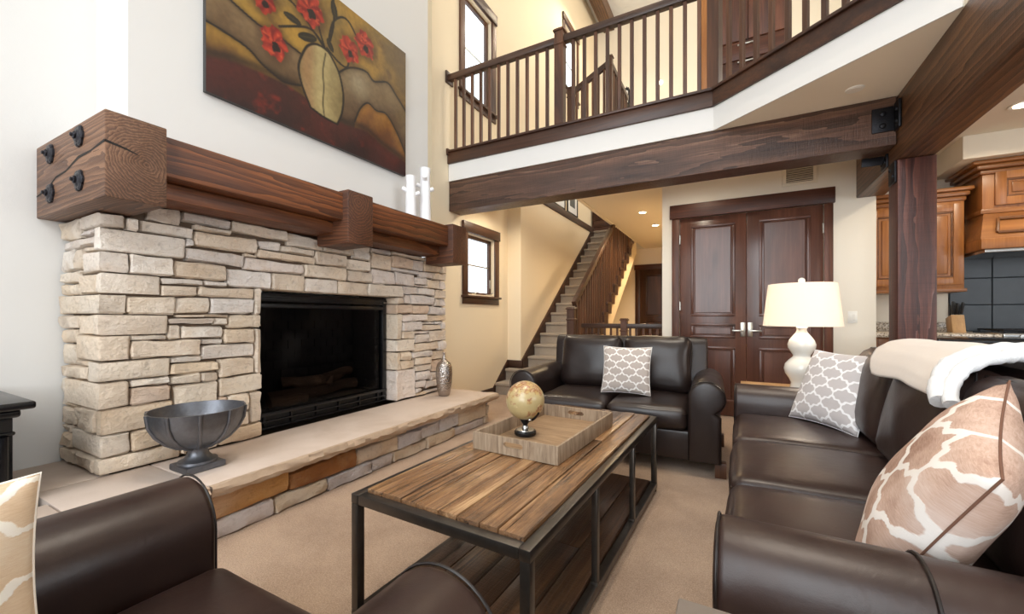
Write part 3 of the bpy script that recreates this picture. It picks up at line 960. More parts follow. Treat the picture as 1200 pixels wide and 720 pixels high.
def stone_col(y, z, rnd):
    a = rnd.random()
    if y > 2.6:
        pool = GREY if a < 0.62 else (CREAM if a < 0.88 else TAN)
    elif z < 0.75:
        pool = TAN if a < 0.45 else CREAM
    elif z > 1.25:
        pool = WHITE if a < 0.45 else (CREAM if a < 0.85 else GREY)  # whiter upper stones: the fall of light put into their colour
    else:
        pool = WHITE if a < 0.25 else (CREAM if a < 0.82 else TAN)
    c = rnd.choice(pool)
    f = rnd.uniform(0.92, 1.05)
    mean = srgb(232, 219, 203)
    return tuple((q * 0.7 + w_ * 0.42) * f for q, w_ in zip(c, mean))


def stone_mesh(u0, u1, z0, z1, to, depth, rnd, proud=0.012):
    """split-face stone: irregular outline, chamfered rim, uneven face. to(u, d, z) places it, d outwards"""
    L, H = u1 - u0, z1 - z0
    e = min(0.007, L * 0.2, H * 0.2)
    nu = max(1, min(6, round(L / 0.06)))
    nz = max(1, min(3, round(H / 0.045)))
    t0, t1 = rnd.uniform(-0.007, 0.007), rnd.uniform(-0.007, 0.007)
    if H < 0.04:
        t0 = t1 = rnd.uniform(-0.002, 0.002)
    U = [u0, u0 + e] + [u0 + e + (L - 2 * e) * i / nu for i in range(1, nu)] + [u1 - e, u1]
    Z = [z0, z0 + e] + [z0 + e + (H - 2 * e) * i / nz for i in range(1, nz)] + [z1 - e, z1]
    tz = [rnd.uniform(-0.006, 0.004) for _ in range(4)]
    base = rnd.uniform(-0.006, proud)
    vs = []
    m_ = len(Z) - 1
    for i, u in enumerate(U):
        for j, z in enumerate(Z):
            edge_u, edge_z = i in (0, len(U) - 1), j in (0, len(Z) - 1)
            du = dz = 0.0
            if edge_z and not edge_u:
                dz = rnd.uniform(-0.006, 0.005)
            if edge_u and not edge_z:
                du = rnd.uniform(-0.006, 0.005)
            if edge_u and edge_z:
                q = min(0.014, H * 0.22, L * 0.22) * rnd.uniform(0.3, 1.0)
                du = q if i == 0 else -q
                dz = (q if j == 0 else -q) * 0.7
            d = base - 0.010 if (edge_u or edge_z) else base + rnd.uniform(-0.008, 0.012)
            dz += ((t0 if j < m_ / 2 else t1) * ((i / (len(U) - 1)) * 2 - 1))
            vs.append(to(u + du, d, z + dz))
    m = len(Z)
    fs = []
    for i in range(len(U) - 1):
        for j in range(m - 1):
            fs.append((i * m + j, (i + 1) * m + j, (i + 1) * m + j + 1, i * m + j + 1))
    ring = [i * m for i in range(len(U))] + [(len(U) - 1) * m + j for j in range(1, m)] + [i * m + m - 1 for i in range(len(U) - 2, -1, -1)] + [j for j in range(m - 2, 0, -1)]
    k = len(vs)
    us = [u0, u1]
    for r in ring:
        i, j = divmod(r, m)
        vs.append(to(U[i], -depth, Z[j]))
    n = len(ring)
    for q in range(n):
        q2 = (q + 1) % n
        fs.append((ring[q], k + q, k + q2, ring[q2]))
    return G().add(vs, fs)


fp = thing('fireplace', 'tall fireplace clad in pale split sandstone under a timber mantel', 'fireplace', (-2.77, 2.2, 0.295))
# core behind the stones, with the firebox opening left free
g = G().box(-3.295, -2.812, 0.868, 0.955, 0.297, 1.618).box(-3.295, -2.812, 0.955, 1.59, 0.297, 1.70).box(-3.295, -2.812, 2.885, 3.58, 0.297, 1.70).box(-3.295, -2.812, 1.59, 2.885, 1.31, 1.70)
obj('stone_core', g, M['mortar'], fp, smooth=0)
rnd = random.Random(11)
for a, b, c, d in FR:
    a, b, c, d = a / 1000, b / 1000, c / 1000, d / 1000
    c = max(c, 0.309)
    if a < 0.955:
        d = min(d, 1.618)
    d = min(d, 1.70)
    if d - c < 0.012:
        continue
    jamb = (c < 1.26 and (abs(a - 2.86) < 0.05 or abs(b - 1.617) < 0.04)) or (1.26 < c < 1.3 and 1.5 < (a + b) / 2 < 2.95)
    g = stone_mesh(a, b, c, d, lambda u, dd, z: (XF + dd, u, z), 0.16 if jamb else 0.046, rnd)
    obj('stone', g, M['stone'], fp, smooth=28, color=stone_col((a + b) / 2, (c + d) / 2, rnd))
for a, b, c, x in CO:
    a, b, c, x = a / 1000, b / 1000, c / 1000, x / 1000
    bmm = bmesh.new()
    bmesh.ops.create_cube(bmm, size=1)
    xm = min(x, -2.83)
    c = min(c, 1.618)
    b = max(b, 0.304)
    p = rnd.uniform(-0.004, 0.008)
    for v in bmm.verts:
        v.co = ((xm + XF + p) / 2 + v.co.x * (XF + p - xm), (0.82 - p + a) / 2 + v.co.y * (a - 0.82 + p), (b + c) / 2 + v.co.z * (c - b))
    bmesh.ops.bevel(bmm, geom=bmm.edges[:] + bmm.verts[:], offset=0.012, segments=2, affect='EDGES', profile=0.6)
    for v in bmm.verts:
        v.co += Vector((rnd.uniform(-1, 1), rnd.uniform(-1, 1), rnd.uniform(-1, 1))) * 0.0035
    obj('corner_stone', G().bm(bmm), M['stone'], fp, smooth=50, color=stone_col(0.9, (b + c) / 2, rnd))
for a, b, c, d in SI:
    a, b, c, d = a / 1000, b / 1000, c / 1000, d / 1000
    d = min(d, 1.618)
    a = max(a, -3.288)
    c = max(c, 0.308)
    g = stone_mesh(a, b, c, d, lambda u, dd, z: (u, 0.82 - dd, z), 0.045, rnd, 0.006)
    obj('stone', g, M['stone'], fp, smooth=50, color=stone_col(0.9, (c + d) / 2, rnd))
# right-hand return of the surround
zz = 0.31
while zz < 1.66:
    h = rnd.uniform(0.06, 0.12)
    h = min(h, 1.70 - zz)
    cut = rnd.uniform(-3.1, -2.95)
    for u0, u1 in ((-3.28, cut - 0.004), (cut + 0.004, -2.80)):
        g = stone_mesh(u0, u1, zz, zz + h - 0.008, lambda u, dd, z: (u, 3.6 + dd, z), 0.02, rnd, 0.004)
        obj('stone', g, M['stone'], fp, smooth=50, color=stone_col(3.3, zz, rnd))
    zz += h

# ------------------------------------------------------------------ firebox insert
fi = thing('firebox', 'black gas firebox with dark glass set into the stone surround', 'firebox', (-2.89, 2.24, 0.297))
X0 = -2.889
obj('firebox_liner', G().box(-3.28, -3.26, 1.66, 2.82, 0.3, 1.26).box(-3.26, -2.93, 1.66, 1.68, 0.3, 1.26).box(-3.26, -2.93, 2.80, 2.82, 0.3, 1.26)
    .box(-3.26, -2.93, 1.68, 2.80, 0.3, 0.42).box(-3.26, -2.93, 1.68, 2.80, 1.24, 1.26), M['firebox'], fi)
g = G()
for i in range(9):
    for j in range(10):
        off = 0.06 if j % 2 else 0
        y0 = 1.69 + i * 0.122 + off
        if y0 + 0.115 < 2.79:
            g.box(-3.262, -3.25, y0, y0 + 0.115, 0.43 + j * 0.08, 0.43 + j * 0.08 + 0.073)
obj('firebrick_panel', g, M['firebrick'], fi, kind='stuff')
g = G()
for j in range(10):
    for k in range(2):
        g.box(-3.24 + k * 0.155 - (0.03 if j % 2 else 0), -3.095 + k * 0.155 - (0.03 if j % 2 else 0), 2.785, 2.799, 0.43 + j * 0.08, 0.43 + j * 0.08 + 0.073)
obj('firebrick_panel', g, M['firebrick'], fi, kind='stuff')
g = G().box(X0 - 0.05, X0, 1.625, 1.672, 0.3, 1.268, 0.003).box(X0 - 0.05, X0, 2.806, 2.853, 0.3, 1.268, 0.003)
g.box(X0 - 0.05, X0, 1.672, 2.806, 1.205, 1.268, 0.003)
obj('firebox_frame', g, M['black'], fi)
obj('top_louvre', G().box(X0 - 0.012, X0 + 0.012, 1.63, 2.85, 1.232, 1.25, 0.003).box(X0 - 0.012, X0 + 0.008, 1.672, 2.806, 1.16, 1.19, 0.003), M['black'], fi)
g = G().box(X0 - 0.05, X0 - 0.02, 1.64, 2.84, 0.3, 0.40)
obj('lower_grille_back', g, M['firebox'], fi)
for z0, z1 in ((0.302, 0.318), (0.348, 0.362), (0.395, 0.42)):
    obj('grille_bar', G().box(X0 - 0.02, X0 + 0.008, 1.63, 2.85, z0, z1, 0.003), M['black'], fi)
for y in (1.70, 1.90, 2.11, 2.32, 2.53, 2.74):
    obj('grille_post', G().box(X0 - 0.02, X0 + 0.003, y, y + 0.012, 0.318, 0.395, 0.002), M['black'], fi)
obj('fire_glass', G().box(X0 - 0.032, X0 - 0.026, 1.672, 2.806, 0.42, 1.16), M['fire_glass'], fi)
obj('badge', G().box(X0, X0 + 0.004, 2.815, 2.845, 1.22, 1.25, 0.001), M['nickel'], fi)
for (p0, p1, r0) in (((-3.1, 1.85, 0.47), (-3.05, 2.62, 0.5), 0.052), ((-3.16, 2.0, 0.57), (-3.0, 2.34, 0.56), 0.045), ((-3.0, 2.24, 0.58), (-3.17, 2.66, 0.6), 0.042), ((-2.99, 1.8, 0.46), (-3.0, 2.1, 0.45), 0.04)):
    P0, P1 = Vector(p0), Vector(p1)
    pts = [P0.lerp(P1, k / 6) + Vector((0.006 * math.sin(k * 2.1), 0, 0.008 * math.sin(k * 1.7))) for k in range(7)]
    obj('gas_log', G().tube(pts, lambda q, r0=r0: r0 * (1 - 0.15 * math.sin(q * 9)), 12), M['log'], fi)
obj('log_grate', G().tube([(-3.2, 1.78, 0.425), (-2.97, 1.78, 0.425)], 0.008).tube([(-3.2, 2.25, 0.425), (-2.97, 2.25, 0.425)], 0.008).tube([(-3.2, 2.7, 0.425), (-2.97, 2.7, 0.425)], 0.008), M['iron'], fi)

# ------------------------------------------------------------------ hearth
he = thing('hearth', 'long raised hearth with a chiselled sandstone slab over stone courses', 'hearth', (-2.6, 2.15, 0))
XH = -2.225
obj('hearth_core', G().box(-3.29, XH - 0.045, 0.61, 3.58, 0.002, 0.228).box(-2.58, XH - 0.045, 0.12, 0.61, 0.002, 0.228), M['mortar'], he, smooth=0)
AMB = [srgb(190, 134, 62), srgb(150, 96, 48)]
for i, (a, b, c, d) in enumerate(HE):
    a, b, c, d = a / 1000, b / 1000, c / 1000, d / 1000
    g = stone_mesh(a, b, max(c, 0.004), min(d, 0.229), lambda u, dd, z: (XH + dd, u, z), 0.05, rnd, 0.006)
    col = AMB[0] if i == 0 else AMB[1] if i == 1 else rnd.choice(CREAM + TAN[:1] + GREY)
    obj('stone', g, M['stone'], he, smooth=50, color=col, label='amber brown stone' if i < 2 else None)
for a, b, c, d in ((0.125, 0.36, 0.005, 0.11), (0.37, 0.61, 0.005, 0.11), (0.125, 0.30, 0.12, 0.229), (0.31, 0.61, 0.12, 0.229)):
    obj('stone', stone_mesh(a, b, c, d, lambda u, dd, z: (XH + dd, u, z), 0.05, rnd, 0.006), M['stone'], he, smooth=28, color=rnd.choice(CREAM))
for j, (z0, z1) in enumerate(((0.004, 0.075), (0.083, 0.155), (0.163, 0.229))):
    us = [-3.25, -2.9 + 0.1 * j, -2.55 + 0.07 * j, XH - 0.01]
    for k in range(3):
        g = stone_mesh(us[k] + 0.004, us[k + 1] - 0.004, z0, z1, lambda u, dd, z: (u, 3.62 + dd, z), 0.04, rnd, 0.004)
        obj('stone', g, M['stone'], he, smooth=50, color=rnd.choice(CREAM + GREY))


def slab(x0, x1, y0, y1, rough_y1):
    """sandstone slab, honed on top, with a chiselled front (and end) edge"""
    g, e = G(), G()
    g.box(x0, x1 - 0.03, y0, y1 - (0.03 if rough_y1 else 0), 0.231, 0.295, 0.003)
    n = max(2, int((y1 - y0) / 0.045))
    path = [(x1, y0 + (y1 - y0) * i / n) for i in range(n + 1)]
    dirs = [(1, 0)] * (n + 1)
    if rough_y1:
        dirs[-1] = (0.7, 0.7)
        m = int((x1 - x0) / 0.045)
        path += [(x1 + (x0 - x1) * i / m, y1) for i in range(1, m + 1)]
        dirs += [(0, 1)] * m
    prof = [(-0.034, 0.2945), (-0.006, 0.294), (0.0, 0.28), (0.006, 0.262), (-0.004, 0.245), (-0.014, 0.233), (-0.034, 0.232)]
    vs, fs = [], []
    m = len(prof)
    for (px, py), (dx, dy) in zip(path, dirs):
        for k, (o, z) in enumerate(prof):
            j = 0 if k in (0, m - 1) else rnd.uniform(-0.010, 0.007)
            jz = 0 if k in (0, m - 1) else rnd.uniform(-0.005, 0.005)
            vs.append((px + dx * (o + j), py + dy * (o + j), z + jz))
    for i in range(len(path) - 1):
        for k in range(m - 1):
            fs.append((i * m + k, i * m + k + 1, (i + 1) * m + k + 1, (i + 1) * m + k))
    e.add(vs, fs)
    s = obj('slab', g, M['slab'], he)
    obj('chiselled_edge', e, M['rock_edge'], s, smooth=25)


slab(-2.79, -2.16, 1.03, 3.725, True)
slab(-2.585, -2.16, 0.10, 0.60, False)
slab(-2.79, -2.16, 0.608, 1.022, False)
g = G().box(-3.295, -2.798, 0.60, 0.868, 0.231, 0.295, 0.003)
obj('slab', g, M['slab'], he)
obj('slab', G().box(-3.295, -2.798, 3.56, 3.70, 0.231, 0.295, 0.003), M['slab'], he)

# ------------------------------------------------------------------ mantel
ma = thing('mantel', 'dark rough timber mantel with three square bracket blocks', 'mantel', (-2.6, 2.1, 1.625))
obj('upper_timber', G().box(-2.868, -2.455, 0.945, 3.24, 1.79, 1.988, 0.008), M['mantel'], ma)
obj('lower_timber', G().box(-2.868, -2.56, 0.955, 3.24, 1.703, 1.788, 0.006), M['mantel'], ma)
BOLTS = [(-2.678, 1.939), (-3.067, 1.929), (-2.678, 1.733), (-3.067, 1.728)]
be = obj('end_block', G().box(-3.296, -2.398, 0.727, 0.95, 1.625, 2.005, 0.006), M['mantel_end'], ma, label='large end block with four iron bolts and a long crack')
# the crack running along the block and across its end
pts = [(-3.29, 1.742), (-3.12, 1.758), (-3.0, 1.80), (-2.86, 1.808), (-2.70, 1.846), (-2.55, 1.850), (-2.40, 1.866)]
vs, fs = [], []
for i, (x, z) in enumerate(pts):
    wdt = 0.004 + 0.004 * math.sin(i * 1.9) ** 2
    vs += [(x, 0.7262, z + wdt), (x, 0.7262, z - wdt)]
for i in range(len(pts) - 1):
    fs.append((2 * i, 2 * i + 1, 2 * i + 3, 2 * i + 2))
k = len(vs)
e = [(0.727, 1.866, 0.006), (0.77, 1.858, 0.005), (0.80, 1.852, 0.0045), (0.83, 1.842, 0.003), (0.845, 1.838, 0.0005)]
for y, z, wdt in e:
    vs += [(-2.3972, y, z + wdt), (-2.3972, y, z - wdt)]
for i in range(len(e) - 1):
    fs.append((k + 2 * i, k + 2 * i + 1, k + 2 * i + 3, k + 2 * i + 2))
obj('crack', G().add(vs, fs), M['dark_gap'], be, smooth=0)
for x, z in BOLTS:
    g = G()
    Mx = Matrix.Translation((x, 0.727, z)) @ Matrix.Rotation(R(90), 4, 'X')
    for q in range(6):
        a = q * PI / 3
        g.lathe([(0.026, 0), (0.026, 0.008), (0.018, 0.013)], (0, 0, 0), 10, Mx @ Matrix.Translation((0.026 * math.cos(a), 0.026 * math.sin(a), 0)))
    g.lathe([(0.036, 0), (0.034, 0.012), (0.024, 0.018)], (0, 0, 0), 18, Mx)
    obj('rosette_bolt', g.lathe([(0.018, 0.014), (0.018, 0.024), (0.013, 0.027)], (0, 0, 0), 6, Mx).lathe([(0.009, 0.026), (0.009, 0.034), (0.005, 0.036)], (0, 0, 0), 10, Mx), M['bolt'], be, smooth=30)
for y0, y1 in ((2.005, 2.235), (3.24, 3.475)):
    obj('bracket_block', G().box(-2.74, -2.398, y0, y1, 1.625, 2.005, 0.008), M['mantel_block'], ma)

# ================================================================== STAIRCASE
def step_y(k):
    return {1: 5.0, 2: 5.29}.get(k, 5.58 + (k - 3) * 0.2213)
RZ = 1 / 6
st = thing('staircase', 'carpeted staircase rising along the left wall to the upper floor', 'staircase', (-2.3, 5.0, 0))
for k in range(1, 19):
    y0, y1 = step_y(k), step_y(k + 1)
    x0, x1 = (-2.955, -1.9) if k < 3 else (-2.725, -1.86)
    if k == 2:
        y1 = step_y(3) + 0.0
    z = RZ * k
    g = G()
    if k == 2:
        g.box(x0, -2.725, y0, 5.355, max(0.002, z - RZ - 0.04), z - 0.03).box(x0, -2.725, y0 - 0.028, 5.355, z - 0.045, z, 0.016, 3)
        x0 = -2.735
    g.box(x0, x1, y0, y1 + 0.03, max(0.002, z - RZ - 0.04), z - 0.03, 0.0)
    g.box(x0, x1, y0 - 0.028, y1 + 0.02, z - 0.045, z, 0.016, 3)
    obj('step', g, M['stair_carpet'], st, smooth=60)
    if k >= 3:
        xe = -1.80 if k < 16 else -1.84
        obj('tread_end', G().box(-1.862, xe, y0 - 0.035, y1, z - 0.045, z + 0.004, 0.006).box(-1.862, xe - 0.005, y0, y1 + 0.01, z - RZ - 0.02, z - 0.045), M['trim_y'], st)
pts = [(step_y(3), 0.19)] + [(step_y(18) + 0.25, 2.69), (step_y(18) + 0.25, 2.52), (step_y(3) + 0.1, 0.0), (step_y(3), 0.0)]
obj('plaster_side', G().prism([(step_y(3) - 0.0, 0.30), (step_y(18) + 0.2, 2.80), (step_y(18) + 0.2, 2.46), (step_y(3) + 0.22, 0.002), (step_y(3), 0.002)], 'x', -2.7, -1.84), M['tan'], st, smooth=0)
obj('skirt_board', G().prism([(5.40, 0.46), (step_y(18), 3.08), (step_y(18), 2.8), (5.62, 0.30), (5.40, 0.30)], 'x', -2.7495, -2.722), M['trim_y'], st)
obj('skirt_board', G().prism([(4.95, 0.1), (5.36, 0.45), (5.378, 0.45), (5.378, 0.002), (4.95, 0.002)], 'x', -2.9695, -2.953), M['trim_y'], st)
obj('skirt_board', G().box(-2.952, -2.724, 5.36, 5.379, 0.335, 0.45, 0.002), M['trim'], st)


def baluster(root, x, y, z0, z1, m, w=0.032, rot=0.0, name='baluster'):
    g = G()
    Mx = Matrix.Translation((x, y, 0)) @ Matrix.Rotation(rot, 4, 'Z')
    g.box(-w / 2, w / 2, -w / 2, w / 2, z0, z1, 0.003, 1, Mx)
    return obj(name, g, m, root)


def newel(root, x, y, z0, z1, m, w=0.095, rot=0.0):
    Mx = Matrix.Translation((x, y, 0)) @ Matrix.Rotation(rot, 4, 'Z')
    g = G().box(-w / 2, w / 2, -w / 2, w / 2, z0, z1 - 0.03, 0.004, 1, Mx)
    a = w / 2
    g.box(-a - 0.012, a + 0.012, -a - 0.012, a + 0.012, z1 - 0.03, z1 - 0.012, 0.004, 1, Mx)
    g.box(-a - 0.004, a + 0.004, -a - 0.004, a + 0.004, z1 - 0.012, z1, 0.005, 1, Mx)
    g.box(-a - 0.008, a + 0.008, -a - 0.008, a + 0.008, z1 - 0.17, z1 - 0.15, 0.004, 1, Mx)
    return obj('newel_post', g, m, root)


sr = thing('stair_railing', 'sloping dark wooden banister on the open side of the carpeted stairs', 'railing', (-1.84, 5.12, 0))
XR = -1.84
newel(sr, XR - 0.02, 5.10, 0.0, 1.22, M['trim_z'], 0.1)
rail_z = lambda y: 1.20 + 0.715 * (y - 5.05)
obj('handrail', G().bar((XR, 5.14, rail_z(5.14)), (XR, 7.0, rail_z(7.0)), 0.062, 0.075, 0.008).bar((XR, 7.0, rail_z(7.0)), (XR, 8.95, rail_z(8.95)), 0.062, 0.075, 0.008), M['trim_y'], sr)
y = 5.24
while y < 8.9:
    k = 0
    while k < 18 and step_y(k + 1) <= y:
        k += 1
    z0 = RZ * k + 0.003 if k >= 3 else 0.003 if k == 0 else RZ * k + 0.002
    if k < 3:
        z0 = 0.003
    baluster(sr, XR, y, z0, rail_z(y) - 0.03, M['trim_z'])
    y += 0.111

gr = thing('guard_rail', 'low dark wooden guard rail behind the loveseat at the foot of the stairs', 'railing', (-1.3, 5.36, 0))
obj('handrail', G().box(-1.81, -0.735, 5.33, 5.39, 0.945, 1.005, 0.006), M['rail'], gr)
obj('bottom_rail', G().box(-1.81, -0.735, 5.34, 5.38, 0.06, 0.11, 0.004), M['rail'], gr)
newel(gr, -1.235, 5.36, 0.0, 1.075, M['trim_z'], 0.08)
x = -1.74
while x < -0.78:
    if abs(x + 1.235) > 0.05:
        baluster(gr, x, 5.36, 0.11, 0.945, M['trim_z'], 0.026)
    x += 0.083

# ------------------------------------------------------------------ balcony balustrade
br = thing('balcony_railing', 'dark wooden balustrade of square balusters along the balcony edge', 'railing', (-0.9, 3.93, 3.055))
YB = 3.925
obj('handrail', G().box(-2.965, -1.605, YB - 0.035, YB + 0.035, 3.885, 3.955, 0.008), M['rail'], br)
obj('handrail', G().box(-1.505, -0.19, YB - 0.035, YB + 0.035, 3.885, 3.955, 0.008), M['rail'], br)
obj('rail_rosette', G().box(-2.969, -2.945, YB - 0.07, YB + 0.07, 3.85, 3.99, 0.006), M['rail'], br)
p, q = diag(0.06, 0), diag(tE, 0)
rot = math.atan2(DY, DX)
obj('handrail', G().bar((p[0], p[1], 3.92), (q[0], q[1], 3.92), 0.07, 0.07, 0.008), M['rail'], br)
newel(br, -1.554, YB, 3.055, 4.03, M['trim_z'])
newel(br, -0.135, YB, 3.055, 4.03, M['trim_z'], 0.095, rot / 2)
xs = [-2.863 + 0.1167 * i for i in range(11)] + [-1.411 + 0.1155 * i for i in range(11)]
for x in xs:
    baluster(br, x, YB, 3.055, 3.885, M['trim_z'])
t_ = 0.112
while t_ < tE - 0.03:
    p = diag(t_, 0)
    baluster(br, p[0], p[1], 3.055, 3.885, M['trim_z'], 0.034, rot)
    t_ += 0.0945

# ------------------------------------------------------------------ upper landing rail and furniture seen past the balusters
ur = thing('landing_railing', 'dark wooden banister rising beyond the balcony to an upper landing', 'railing', (-1.65, 6.8, 4.06))
A, B_, C_ = Vector((-2.28, 6.25, 4.68)), Vector((-1.66, 6.25, 5.0)), Vector((-1.66, 7.42, 5.0))
obj('handrail', G().bar(A, B_, 0.06, 0.085, 0.008), M['trim'], ur)
obj('handrail', G().bar(B_, C_, 0.06, 0.085, 0.008), M['trim_y'], ur)
newel(ur, -1.66, 6.25, 4.06, 5.10, M['trim_z'], 0.085)
newel(ur, -2.3, 6.25, 4.06, 4.78, M['trim_z'], 0.085)
for i in range(1, 7):
    p = A.lerp(B_, i / 7)
    baluster(ur, p.x, p.y, 4.06, p.z - 0.04, M['trim_z'])
for i in range(1, 11):
    p = B_.lerp(C_, i / 10.5)
    baluster(ur, p.x, p.y, 4.06, p.z - 0.04, M['trim_z'])

cb = thing('storage_cabinet', 'tall brown wooden cabinet with drawers standing behind the balcony balusters', 'cabinet', (0.14, 5.6, 3.0))
obj('cabinet_body', G().box(-0.24, 0.55, 5.42, 5.85, 3.002, 5.7, 0.006), M['casing'], cb)
obj('side_board', G().box(-0.33, -0.245, 5.40, 5.85, 3.002, 5.7, 0.004), M['cab'], cb, label='orange-brown side board')
for i in range(6):
    z = 3.06 + i * 0.2
    d = obj('drawer', G().box(-0.22, 0.53, 5.395, 5.42, z, z + 0.185, 0.006), M['casing_x'], cb)
    obj('drawer_pull', G().box(0.05, 0.25, 5.375, 5.395, z + 0.155, z + 0.17, 0.003), M['nickel'], d)
for i in range(2):
    obj('cabinet_door', G().box(-0.22 + i * 0.378, 0.152 + i * 0.378, 5.395, 5.42, 4.28, 5.66, 0.006), M['casing'], cb)

ch = thing('chest_of_drawers', 'small brown wooden chest of drawers on the upper floor at the stair top', 'chest of drawers', (-2.6, 9.75, 3.0))
obj('chest_body', G().box(-2.94, -2.25, 9.52, 9.98, 3.002, 3.72, 0.006), M['casing_x'], ch)
obj('chest_top', G().box(-2.96, -2.23, 9.50, 9.985, 3.72, 3.75, 0.006), M['casing_x'], ch)
for i in range(4):
    z = 3.05 + i * 0.165
    d = obj('drawer', G().box(-2.91, -2.28, 9.50, 9.52, z, z + 0.15, 0.006), M['casing_x'], ch)
    obj('drawer_knob', G().sphere((-2.595, 9.49, z + 0.075), 0.016, 12), M['iron'], d)

sc = thing('wall_lantern', 'small black iron lantern on the far upstairs wall', 'lamp', (-2.2, 9.98, 6.0))
obj('back_plate', G().box(-2.24, -2.16, 9.97, 10.0, 6.1, 6.5, 0.005), M['iron'], sc)
obj('lantern_arm', G().tube([(-2.2, 9.97, 6.42), (-2.2, 9.8, 6.52), (-2.2, 9.72, 6.42)], 0.012, 8), M['iron'], sc)
g = G().box(-2.28, -2.16 + 0.04, 9.64, 9.80, 6.40, 6.42, 0.003).box(-2.28, -2.12, 9.64, 9.80, 6.05, 6.07, 0.003)
for x in (-2.27, -2.13):
    for y in (9.65, 9.79):
        g.box(x - 0.008, x + 0.008, y - 0.008, y + 0.008, 6.07, 6.40)
obj('lantern_cage', g, M['iron'], sc)
obj('lantern_glass', G().cyl((-2.2, 9.72, 6.08), (-2.2, 9.72, 6.38), 0.045, n=14), M['ceramic'], sc)
t = thing('round_wall_light', 'small glowing round light high on the far upstairs wall', 'lamp', (-1.47, 10.0, 6.45))
Mx = Matrix.Translation((-1.47, 10.0, 6.52)) @ Matrix.Rotation(R(90), 4, 'X')
obj('lamp_ring', G().lathe([(0.075, 0), (0.07, 0.012), (0.05, 0.014)], (0, 0, 0), 20, Mx), M['plate'], t)
obj('lamp', G().lathe([(0.05, 0.010), (0.05, 0.018)], (0, 0, 0), 20, Mx), M['can'], t)

for i, (y0, y1, lab) in enumerate(((7.12, 7.74, 'black framed picture above the stairs, nearer the beam'), (7.86, 8.48, 'black framed picture above the stairs, nearer the stair top'))):
    z0, z1, x = 3.22, 3.85, -2.97
    p = thing('framed_picture', lab, 'picture', (x, (y0 + y1) / 2, z0), group='framed pictures above the stairs')
    f = 0.035
    obj('frame', G().box(x, x + 0.025, y0, y1, z0, z0 + f, 0.003).box(x, x + 0.025, y0, y1, z1 - f, z1, 0.003).box(x, x + 0.025, y0, y0 + f, z0 + f, z1 - f, 0.003).box(x, x + 0.025, y1 - f, y1, z0 + f, z1 - f, 0.003), M['black'], p)
    obj('picture_mat', G().box(x, x + 0.012, y0 + f, y1 - f, z0 + f, z1 - f), M['ceramic'], p)
    obj('photograph', G().box(x + 0.012, x + 0.014, y0 + 0.16, y1 - 0.16, z0 + 0.17, z1 - 0.17), M['slate'], p)

# ================================================================== KITCHEN
def cab_door(root, x0, x1, z0, z1, y, m='cab', mx='cab_x'):
    d = obj('cabinet_door', G().box(x0, x0 + 0.07, y - 0.022, y, z0, z1, 0.003).box(x1 - 0.07, x1, y - 0.022, y, z0, z1, 0.003)
            .box(x0 + 0.07, x1 - 0.07, y - 0.022, y, z1 - 0.07, z1, 0.003).box(x0 + 0.07, x1 - 0.07, y - 0.022, y, z0, z0 + 0.07, 0.003), M[m], root)
    obj('door_bead', G().box(x0 + 0.07, x1 - 0.07, y - 0.016, y - 0.004, z0 + 0.07, z0 + 0.085, 0.004).box(x0 + 0.07, x1 - 0.07, y - 0.016, y - 0.004, z1 - 0.085, z1 - 0.07, 0.004)
        .box(x0 + 0.07, x0 + 0.085, y - 0.016, y - 0.004, z0 + 0.085, z1 - 0.085, 0.004).box(x1 - 0.085, x1 - 0.07, y - 0.016, y - 0.004, z0 + 0.085, z1 - 0.085, 0.004), M['cab_dark'], d)
    obj('door_panel', G().box(x0 + 0.07, x1 - 0.07, y - 0.008, y, z0 + 0.07, z1 - 0.07).box(x0 + 0.105, x1 - 0.105, y - 0.016, y - 0.008, z0 + 0.105, z1 - 0.105, 0.007), M[m], d)
    return d


def crown(g, x0, x1, y, z0, h, out, yb, left=True, right=True):
    """stepped crown moulding along the front with returns"""
    for a, b, o in ((0, 0.35, 0.25), (0.35, 0.7, 0.6), (0.7, 1.0, 1.0)):
        g.box(x0 - (out * o if left else 0), x1 + (out * o if right else 0), y - out * o, yb, z0 + h * a, z0 + h * b, h * 0.1)


YK = 5.4
uc = thing('wall_cabinet', 'honey brown wooden wall cabinet with crown moulding beside the timber post', 'cabinet', (1.56, 5.57, 1.335))
obj('cabinet_body', G().box(1.205, 1.916, YK, 5.748, 1.365, 2.2, 0.003), M['cab'], uc)
obj('light_rail', G().box(1.205, 1.93, YK - 0.02, 5.748, 1.333, 1.365, 0.005), M['cab_x'], uc)
for a, b in ((1.215, 1.555), (1.562, 1.906)):
    cab_door(uc, a, b, 1.40, 2.165, YK)
g = G()
crown(g, 1.205, 1.916, YK, 2.19, 0.125, 0.055, 5.748, left=False)
obj('crown_moulding', g, M['cab_x'], uc)

rh = thing('range_hood', 'honey brown wooden range hood with panelled chest and flared canopy', 'range hood', (2.7, 5.5, 1.66))
obj('hood_chest', G().box(1.985, 3.3, 5.27, 5.748, 2.06, 2.40, 0.003), M['cab'], rh)
cab_door(rh, 2.06, 2.63, 2.09, 2.39, 5.27)
cab_door(rh, 2.64, 3.22, 2.09, 2.39, 5.27)
g = G()
crown(g, 1.985, 3.3, 5.27, 2.375, 0.115, 0.09, 5.748)
obj('crown_moulding', g, M['cab_x'], rh)
obj('ledge', G().box(1.965, 3.32, 5.24, 5.748, 2.02, 2.06, 0.006), M['cab_x'], rh)
g = G()
vs = [(1.985, 5.25, 2.02), (3.3, 5.25, 2.02), (3.3, 5.746, 2.02), (1.985, 5.746, 2.02),
      (1.92, 5.12, 1.78), (3.365, 5.12, 1.78), (3.365, 5.746, 1.78), (1.92, 5.746, 1.78)]
